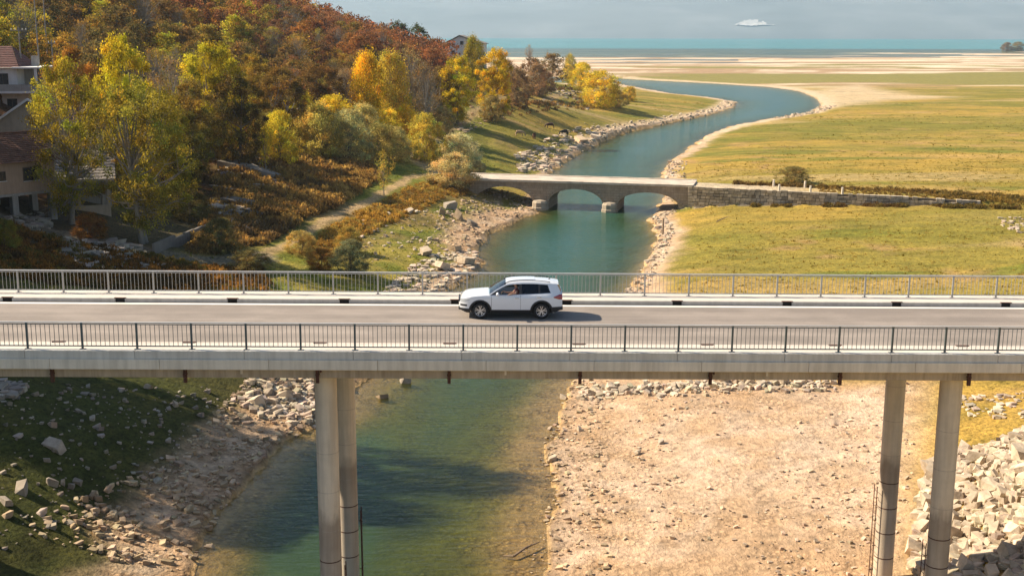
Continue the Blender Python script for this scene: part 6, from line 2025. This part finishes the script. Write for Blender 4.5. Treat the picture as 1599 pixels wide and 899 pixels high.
# white two-storey house with a roofed balcony, top left
wp = az(22, 172 * CAM_Z / 24.0)
wz = tz(*wp)
ztop = at_y(22, 107, wp[1])[2]
HC = empty('house', (wp[0], wp[1], ztop), rad(4))
tag(HC, 'white two-storey house with red roof and covered balcony at upper left', 'house')
MB().box(-8, 0.0, 0, 8, -3.0, 0).build('wall', M_PLASTW, HC)
MB().box(-8, 2.9, 0.3, 8, -min(9, ztop - wz + 2), -3.3).build('lower_wall', M_PLASTW, HC)
MB().box(-8, 3.2, -1.4, 8, -3.3, -3.0).build('balcony_slab', M_PLASTW, HC)
MB().box(-0.2, 3.4, -1.5, 8, 0.02, 0.2).build('balcony_roof', M_VERGE, HC)
MB().box(0.002, 2.7, 3.2, 8, -3.0, 0.0).build('balcony_back_wall', M_BARE, HC)
for x, y in ((2.8, -1.2), (2.8, 2.8)):
    MB().box(x - 0.15, x + 0.15, y - 0.15, y + 0.15, -3.0, 0.02).build('balcony_post', M_PLASTW, HC)
for y0, y1, x0, x1 in ((-1.38, -1.3, -2, 3.1), (-1.38, 6, 3.1, 3.18)):
    MB().box(x0, x1, y0, y1, -3.0, -2.1).build('balcony_rail', M_BARE, HC)
add_window(HC, -1.9, 0, -1.5, 1.3, 1.5, -1); add_window(HC, -1.0, 0.3, -4.9, 1.2, 1.5, -1)
tile_slope(HC, (-8.6, -0.6, 0.1), (0.5, -0.6, 0.1), (-1.6, 4, 2.9), (-8.6, 4, 2.9), 12, M_TILED)
tile_slope(HC, (0.5, -0.6, 0.1), (0.5, 8.6, 0.1), (-1.6, 4, 2.9), (-1.6, 4, 2.9), 8, M_TILED)
MB().box(1.0, 1.8, 3.5, 4.3, 0.2, 1.6).build('chimney', M_BARE, HC)

# distant white house on the point
dx, dy_ = az(722, 418)
dz = tz(dx, dy_)
zr_ = at_y(718, 56, dy_)[2]
HD = empty('house', (dx, dy_, dz - 0.5), rad(-8))
tag(HD, 'distant white house with grey gable roof on the wooded point', 'house')
hh_ = zr_ - dz + 0.5
s_ = 418 / F_PX
MB().prism([(-5.6, 0), (7, 0), (7, hh_ - 2.6), (-1, hh_ - 0.2), (-5.6, hh_ - 2.4)], 0, 9).build('wall', M_PLASTW, HD)
MB().add([(-6.2, -0.5, hh_ - 2.65), (-6.2, 9.5, hh_ - 2.65), (-1, 9.5, hh_), (-1, -0.5, hh_), (7.6, -0.5, hh_ - 2.75), (7.6, 9.5, hh_ - 2.75),
          (-6.2, -0.5, hh_ - 2.45), (-6.2, 9.5, hh_ - 2.45), (-1, 9.5, hh_ + .2), (-1, -0.5, hh_ + .2), (7.6, -0.5, hh_ - 2.55), (7.6, 9.5, hh_ - 2.55)],
         [(0, 1, 2, 3), (3, 2, 5, 4), (6, 9, 8, 7), (9, 10, 11, 8), (0, 3, 9, 6), (3, 4, 10, 9), (1, 7, 8, 2), (2, 8, 11, 5), (0, 6, 7, 1), (4, 5, 11, 10)]).build('roof', M_GREYROOF, HD)
add_window(HD, -0.2, 0, hh_ - 2.4, 1.0, 1.1, -1); add_window(HD, -3.2, 0, hh_ - 5.6, 1.0, 1.2, -1); add_window(HD, 3.6, 0, hh_ - 5.4, 1.0, 1.2, -1)

# low grey wall along the lane
a = np.array(ground(330, 362)); b = np.array(ground(240, 396))
ang = math.atan2(b[1] - a[1], b[0] - a[0]); L_ = float(np.hypot(*(b - a)[:2]))
M_LANEW = concrete_mat('lane_wall_concrete', (0.20, 0.18, 0.155), stain=0.5)
LW = empty('low_wall', tuple(a), ang)
tag(LW, 'low grey concrete wall slanting along the lane under the trees', 'wall')
nseg = 6
for k in range(nseg):
    x0, x1 = L_ * k / nseg, L_ * (k + 1) / nseg
    zz = float(tz(*(a + (b - a) * (k + 0.5) / nseg)[:2])) - a[2]
    MB().box(x0 + 0.01, x1 - 0.01, -0.14, 0.14, zz - 0.8, zz + 1.0).build('wall_panel', M_LANEW, LW, bevel=0.02)

# utility poles
M_POLE = simple_mat('pole_concrete', (0.26, 0.23, 0.20), 0.9, 0.15, 2.0)
for px, d, y0, y1, cross, lab in ((58, 186, 32, -14, False, 'tall pale utility pole cut by the top picture edge at left'), (80, 176, 115, 62, False, 'plain grey utility pole right of the white house'), (30, 184, 108, 42, True, 'utility pole with crossarm and insulators behind the white house'), (72, 200, 18, -12, False, 'thin pole right of the tall pale one')):
    x, y = az(px, d)
    zt = at_y(px, y1, y)[2]; zb = tz(x, y)
    PO = empty('utility_pole', (x, y, zb))
    tag(PO, lab, 'utility pole')
    H_ = zt - zb
    MB().tube([(0, 0, -0.5), (0, 0, H_)], [0.13, 0.08], 8).build('mast', M_POLE, PO)
    arm = MB().box(-1.1 if cross else -0.5, 1.1 if cross else 0.5, -0.06, 0.06, H_ - 0.55, H_ - 0.42).build('crossarm', M_POLE, PO)
    for q in (-1.0, -0.5, 0.5, 1.0) if cross else (-0.4, 0.4):
        MB().lathe([(0.001, 0), (0.05, 0), (0.07, 0.06), (0.05, 0.12), (0.06, 0.18), (0.001, 0.22)], 8).build('insulator', M_VERGE, arm, loc=(q, 0, H_ - 0.42))

# ------------------------------------------------------------------ cows grazing on the far bank
def cow(px, py, rz, col, label):
    g = ground(px, py)
    t = NT('cow_hide')
    n = t.noise(t.objc(), 1.6, 3)
    t.link(t.ramp(n, [(0.45, col), (0.6, tuple(c * 0.8 for c in col))]), t.b.inputs['Base Color'])
    t.b.inputs['Roughness'].default_value = 0.9
    CW = empty('cow', tuple(g), rz)
    tag(CW, label, 'cow', 'cows grazing on the far bank')
    v = [(0.0, 0, 1.05), (0.45, 0, 1.08), (0.85, 0, 1.12), (1.1, 0, 1.02), (1.3, 0, 0.72), (1.42, 0, 0.42), (1.55, 0, 0.22), (-0.45, 0, 1.08), (-0.75, 0, 1.1)]
    e = [(0, 1), (1, 2), (2, 3), (3, 4), (4, 5), (5, 6), (0, 7), (7, 8)]
    r = [(0.33, 0.40), (0.32, 0.38), (0.24, 0.34), 0.2, 0.16, 0.14, 0.09, (0.32, 0.36), (0.24, 0.26)]
    for x, s, hind in ((0.72, 0.17, 0), (0.72, -0.17, 0), (-0.65, 0.18, 1), (-0.65, -0.18, 1)):
        i = len(v)
        if hind:
            v += [(x + 0.02, s, 0.85), (x + 0.10, s, 0.62), (x - 0.08, s, 0.36), (x - 0.05, s, 0.03)]; r += [0.15, 0.11, 0.06, 0.055]
        else:
            v += [(x, s, 0.82), (x + 0.02, s, 0.60), (x + 0.02, s, 0.36), (x, s, 0.03)]; r += [0.12, 0.085, 0.055, 0.055]
        e += [(8 if hind else 2, i), (i, i + 1), (i + 1, i + 2), (i + 2, i + 3)]
    skin_body('body', v, e, r, t.m, CW)
    MB().tube([(-0.97, 0, 1.1), (-1.05, 0, 0.8), (-1.03, 0, 0.45)], [0.03, 0.02, 0.035], 6).build('tail', t.m, CW)
    for s in (-1, 1):
        MB().tube([(1.33, s * 0.10, 0.55), (1.28, s * 0.22, 0.60), (1.26, s * 0.28, 0.57)], [0.03, 0.05, 0.01], 6).build('ear', t.m, CW)
        MB().tube([(1.30, s * 0.08, 0.62), (1.27, s * 0.17, 0.72), (1.33, s * 0.16, 0.80)], [0.03, 0.02, 0.005], 6).build('horn', M_VERGE, CW)
    return CW
cow(882, 212, rad(200), (0.018, 0.015, 0.013), 'black cow grazing nearest the rocky shore')
cow(860, 201, rad(185), (0.06, 0.03, 0.02), 'dark brown cow farthest up the green bank')
cow(834, 218, rad(95), (0.13, 0.06, 0.03), 'reddish brown cow seen end-on in the group')
cow(810, 214, rad(10), (0.42, 0.28, 0.16), 'pale tan cow, leftmost of the grazing group')

# ------------------------------------------------------------------ quarry scar across the lake
qs = []
rsq = np.random.RandomState(4)
d0 = ray(1178, 37)
# march to the mountain face
from mathutils.bvhtree import BVHTree
mo = bpy.data.objects['mountain_range']
bvh = BVHTree.FromPolygons([v.co[:] for v in mo.data.vertices], [p.vertices[:] for p in mo.data.polygons])
Pq = []
for u in np.linspace(0, 1, 24):
    pxq = 1148 + 60 * u
    top = 40 - 8 * (math.sin(math.pi * min(1, u * 1.15)) ** 0.7) * rsq.uniform(0.55, 1.1)
    bot = 40.5 + 1.6 * math.sin(math.pi * u) + rsq.uniform(-1.4, 0.8)
    col_ = []
    for j in range(5):
        d = ray(pxq + rsq.uniform(-1, 1) * 2, bot + (top - bot) * j / 4)
        hit = bvh.ray_cast(Vector((0, 0, CAM_Z)), Vector(d))
        n_ = hit[1] if hit[1].z > 0 else -hit[1]
        col_.append(hit[0] + n_ * (4.0 + rsq.uniform(0, 3)))
    Pq.append(col_)
qm = MB().grid(Pq)
tag(qm.build('quarry_face', simple_mat('quarry_rock', (0.42, 0.40, 0.37), 1.0, 0.3, 0.012, space='pos')), kind='structure')
